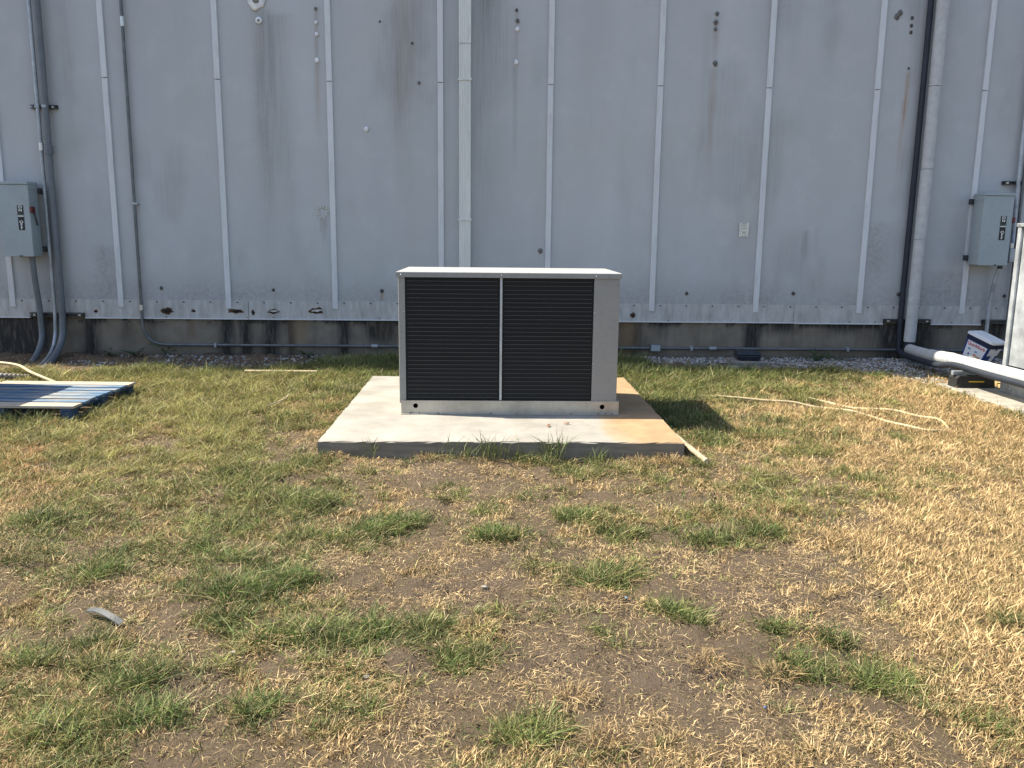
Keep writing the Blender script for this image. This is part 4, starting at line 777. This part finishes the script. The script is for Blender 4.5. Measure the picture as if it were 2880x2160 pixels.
k = np.clip(rng.beta(1.5, 1.3, n)+.3*(fbm(x, y, 1.3, 171, 2)-.5)+.7*(fbm(x, y, 17, 172, 3)-.5), 0, 1); redd = sstep(-2.4, -3.1, x)*sstep(-5.2, -4.4, y)*.6
c1 = lerp((.20,.128,.055), (.80,.59,.31), k)*(1-redd[:, None]*np.array([.12,.30,.38])[None])*(1+rng.normal(0, .12, n))[:, None]; grn = (rng.random(n) < .10)[:, None]; c1 = np.where(grn, np.array([.12,.13,.05])[None], c1); c0 = c1*.85
ribbons(x, y, height(x, y)-.004, az, hh, lean, wd, rng.normal(0, .003, n), c0, c1, 'dry_grass', 'dry')
tag(bpy.data.objects['dry_grass'], 'sun bleached tan dry grass covering the right of the lawn', 'grass')
# loose straw lying on the soil
x, y = scatter(760000, bias=1.2); g, t = zone(x, y); cl = rankn(.65*fbm(x, y, 3.4, 251, 4)+.35*fbm(x, y, 17, 253, 3)); keep = rng.random(len(x)) < np.clip(.34+.66*sstep(.3, .8, cl), 0, 1)*(.3+.7*np.clip(1-g, 0, 1))*(1-.6*t); x, y, cl = x[keep], y[keep], cl[keep]
wall_s = (y < -.75) | (rng.random(len(x)) < .25); x, y, cl = x[wall_s], y[wall_s], cl[wall_s]
if len(x) > 310000: s = rng.permutation(len(x))[:310000]; x, y, cl = x[s], y[s], cl[s]
n = len(x); dist = y+9.581; az = fbm(x, y, 2.5, 261, 3)*14 + rng.normal(0, 1.5, n); lean = rng.gamma(1.8, 1/1.8, n)*.022; wd = (.0010+.0021*rng.random(n)**1.8)*(1+.12*np.clip(dist-2, 0, 8))
k = np.clip(rng.beta(1.2, 1.2, n)+(fbm(x, y, 9, 271, 3)-.5)*1.0, 0, 1); c1 = lerp((.12,.078,.042), (.74,.55,.29), k); c0 = c1*(.7+.35*rng.random(n))[:, None]
lift = rng.random(n)**2*.020*sstep(.45, .95, cl)+.003
ribbons(x, y, height(x, y)+lift, az, rng.normal(0.002, .009, n), lean, wd, rng.normal(0, .17, n)*lean, c0, c1, 'loose_straw', 'straw', .9, .5)
tag(bpy.data.objects['loose_straw'], 'loose bleached straw and clippings on the bare soil', 'straw')
# taller individual-looking clumps: pad edge, shadow corner, seed heads
xs_, ys_, hs_ = [], [], []
for cx, cy, r, num, h in [(.0,-4.27,.07,50,.19),(-.12,-4.30,.1,40,.12),(.42,-4.27,.08,55,.20),(.35,-4.33,.1,40,.09),(.70,-4.28,.08,30,.12),(-.80,-4.26,.06,10,.15),(.15,-4.26,.1,16,.15),(-.3,-4.28,.06,8,.16),(-1.1,-4.27,.05,20,.08),(-.45,-4.29,.12,30,.07),(1.1,-4.3,.12,30,.06),(1.65,-3.2,.22,160,.10),(1.55,-2.9,.15,90,.11),(1.6,-3.7,.18,90,.08),(2.2,-3.2,.2,120,.10),(2.0,-3.6,.2,120,.09),(2.5,-3.6,.25,120,.09),(2.3,-1.35,.25,140,.12),(1.7,-1.3,.25,200,.12),(2.9,-1.4,.25,120,.09),(3.4,-1.45,.3,90,.08),(1.4,-1.2,.2,180,.15),(1.5,-.6,.25,160,.15),(-1.4,-1.1,.25,240,.14),(-1.7,-.9,.3,220,.14),(-1.15,-.7,.3,200,.16),(-2.4,-1.1,.3,70,.08),(-3.0,-1.15,.3,120,.09),(-2.2,-3.15,.2,90,.07),(-1.6,-3.2,.2,70,.08),(-3.5,-3.4,.35,120,.09),(-3.05,-2.7,.1,40,.08),(-3.6,-3.28,.22,120,.11),(-3.95,-3.3,.25,140,.11),(-3.3,-3.12,.12,70,.09),(-3.16,-2.85,.08,40,.08),(-2.6,-3.3,.3,90,.07),(4.3,-2.2,.2,120,.07),(4.35,-3.0,.15,120,.08),(1.6,-5.4,.25,160,.06),(1.1,-5.6,.2,140,.06),(2.3,-4.6,.3,160,.06),(1.25,-5.0,.3,120,.05)]:
    a = rng.uniform(0, 2*np.pi, num); q = r*np.sqrt(rng.random(num)); xs_.append(cx+q*np.cos(a)); ys_.append(cy+q*np.sin(a)*.6); hs_.append(h*rng.uniform(.45, 1.25, num))
x = np.concatenate(xs_); y = np.concatenate(ys_); hh = np.concatenate(hs_); k = visible(x, y); x, y, hh = x[k], y[k], hh[k]; n = len(x)
mixc = rng.random(n); c1 = lerp((.055,.095,.03), (.20,.205,.085), np.clip(mixc+.25*sstep(1.3, 1.9, x)*sstep(-1.6, -2.4, y), 0, 1)); c0 = c1*.85
ribbons(x, y, height(x, y)-.004, rng.uniform(0, 2*np.pi, n), hh, hh*rng.uniform(.15, 1.0, n), rng.uniform(.004, .0075, n), rng.normal(0, .006, n), c0, c1, 'tall_grass', 'grass', .6, .28)
tag(bpy.data.objects['tall_grass'], 'taller grass clumps along the pad edges and by the wall', 'grass')
# pulled-up dead tufts
xs_, ys_, az_, hs_, ls_ = [], [], [], [], []
for cx, cy, r, num, h in [(-1.05,-4.27,.07,160,.045),(-.42,-4.27,.06,140,.05),(.98,-4.29,.09,200,.05),(1.2,-4.30,.10,260,.06),(.28,-7.08,.05,120,.05),(.36,-7.33,.07,160,.055),(.78,-6.87,.05,120,.045),(-.05,-6.62,.07,160,.04),(-.85,-6.72,.06,120,.04),(-1.55,-5.70,.10,160,.03),(1.5,-5.45,.10,220,.05),(-.45,-6.93,.08,160,.03),(1.0,-6.95,.06,120,.045),(.45,-6.35,.09,160,.03),(1.75,-5.75,.12,200,.03)]:
    a = rng.uniform(0, 2*np.pi, num); q = r*np.sqrt(rng.random(num)); xs_.append(cx+q*np.cos(a)); ys_.append(cy+q*np.sin(a)*.8); az_.append(a+rng.normal(0, .9, num)); hs_.append(h*rng.uniform(.3, 1.3, num)*(1.2-q/r*.7)); ls_.append(rng.gamma(3, 1/3, num)*.05)
x = np.concatenate(xs_); y = np.concatenate(ys_); n = len(x); k = rng.beta(1.6, 1.6, n); c1 = lerp((.15,.085,.04), (.52,.39,.20), k)
ribbons(x, y, height(x, y)+rng.random(n)*.012, np.concatenate(az_), np.concatenate(hs_)*.8, np.concatenate(ls_), rng.uniform(.002, .0042, n), rng.normal(0, .012, n), c1*.7, c1, 'dead_tufts', 'straw', 1.1, .45)
tag(bpy.data.objects['dead_tufts'], 'dead uprooted grass tufts along the pad edge and on bare soil', 'straw')
# soil crumbs
def rocks(name, x, y, z, s, col, mat, flat=.7, octa=False):
    ico = bmesh.new(); bmesh.ops.create_icosphere(ico, subdivisions=1, radius=1) if not octa else bmesh.ops.create_cube(ico, size=1.5)
    if octa: bmesh.ops.triangulate(ico, faces=ico.faces)
    ico.verts.index_update(); ico.verts.ensure_lookup_table(); B = np.array([v.co[:] for v in ico.verts]); Fi = np.array([[v.index for v in f.verts] for f in ico.faces]); ico.free()
    n = len(x); nv = len(B); V = B[None]*(1+rng.normal(0, .22, (n, nv, 1))); V = V*(s[:, None]*np.stack([rng.uniform(.7, 1.3, n), rng.uniform(.6, 1.1, n), flat*rng.uniform(.6, 1.2, n)], 1))[:, None]
    a = rng.uniform(0, 2*np.pi, n); ca, sa = np.cos(a)[:, None], np.sin(a)[:, None]; tl = rng.normal(0, .5, n); ct, st_ = np.cos(tl)[:, None], np.sin(tl)[:, None]
    Y1 = V[..., 1]*ct-V[..., 2]*st_; Z1 = V[..., 1]*st_+V[..., 2]*ct; X2 = V[..., 0]*ca-Y1*sa; Y2 = V[..., 0]*sa+Y1*ca
    P = np.stack([X2+x[:, None], Y2+y[:, None], Z1+z[:, None]], 2); F = (Fi[None]+(np.arange(n)*nv)[:, None, None]).reshape(-1, 3)
    return tag(np_mesh(name, P.reshape(-1, 3), F, mat, np.repeat(col, nv, 0)), kind='stuff')
x, y = scatter(110000, bias=1.3); g, t = zone(x, y); cl = fbm(x, y, 7, 351, 3); keep = (rng.random(len(x)) < np.clip(1-g-t*.8, .02, 1)*sstep(.38, .6, cl)) & (y < -1.0); x, y = x[keep][:20000], y[keep][:20000]
n = len(x); s = .0020+.0032*rng.random(n)**4; c = lerp((.065,.045,.032), (.16,.12,.085), rng.random(n)); pale = rng.random(n) < .05; c[pale] = (.38,.34,.27)
tag(rocks('soil_crumbs', x, y, height(x, y)+s*.3, s, c, 'clod', .7, True), 'small soil crumbs and grit on the bare patches', 'soil')
# limestone chips along the wall
x = rng.uniform(1.75, 6.1, 22000); y = rng.uniform(-1.9, -.02, 22000)
edge = np.interp(x, [1.7, 2.2, 2.8, 4.0, 4.25, 4.6, 6.2], [-.30, -.62, -.82, -.88, -1.5, -1.56, -1.56]) + (fbm(x, y, 5, 401, 2)-.5)*.3
k = (y > edge) & ~((x > 2.70) & (x < 3.06) & (y > -.62) & (y < -.26)); x, y = x[k][:8500], y[k][:8500]
xl = rng.uniform(-4.6, -1.6, 900); yl = -.05-.75*rng.random(900)**1.3; kl = fbm(xl, yl, 3, 411, 2) > .42; x = np.concatenate([x, xl[kl]]); y = np.concatenate([y, yl[kl]])
n = len(x); s = .007+.012*rng.random(n)**1.5; c = lerp((.15,.148,.145), (.55,.545,.53), rng.random(n))
tag(rocks('gravel', x, y, height(x, y)+s*.35, s, c, 'gravel'), 'grey limestone gravel strip along the foot of the wall', 'gravel')
# weeds at the foot of the wall
def weed(x, y, r, h, n_leaf, label):
    t = tag(empty('weed', (x, y, float(height(x, y)))), label, 'weed', 'weeds along the foundation')
    bm = bmesh.new(); st_ = bmesh.new()
    for k in range(max(4, n_leaf//9)):
        a = random.uniform(0, 6.28); L_ = r*random.uniform(.5, 1); hh_ = h*random.uniform(.5, 1.1)
        path = spline([(0,0,0),(L_*.4*math.cos(a), L_*.25*math.sin(a), hh_*.7),(L_*math.cos(a), L_*.5*math.sin(a), hh_)], 5); add_tube(st_, path, .0022, 5)
        for j in range(9):
            p = path[random.randint(2, len(path)-1)]; b = random.uniform(0, 6.28); q = random.uniform(.02, .05); wv = q*.28; d = Vector((math.cos(b), math.sin(b), random.uniform(-.2, .6))).normalized(); s = d.cross(Vector((0,0,1))).normalized()
            vs_ = [bm.verts.new(v) for v in (p, p+d*q*.4+s*wv, p+d*q*.75+s*wv*.8-Vector((0,0,.003)), p+d*q-Vector((0,0,.006)), p+d*q*.75-s*wv*.8-Vector((0,0,.003)), p+d*q*.4-s*wv)]; bm.faces.new(vs_)
    bm_obj('foliage', bm, 'weed', t); bm_obj('stem', st_, 'weed', t)
weed(-4.35, -.12, .20, .07, 60, 'low dark weed against the foundation nearest the three conduits'); weed(-4.05, -.14, .26, .10, 80, 'spreading dark weed under the bend of the thin conduit'); weed(-3.72, -.10, .2, .14, 60, 'thin stalked dark weed just right of the conduit bend')
weed(3.78, -.22, .30, .13, 130, 'bushy dark weed on the gravel right of the black box'); weed(4.05, -.2, .22, .08, 60, 'smaller dark weed beside the bushy one on the gravel'); weed(-2.1, -.13, .2, .09, 60, 'small dark weed by the wall left of the air conditioner'); weed(1.45, -.12, .15, .16, 60, 'upright weed by the wall just right of the air conditioner')
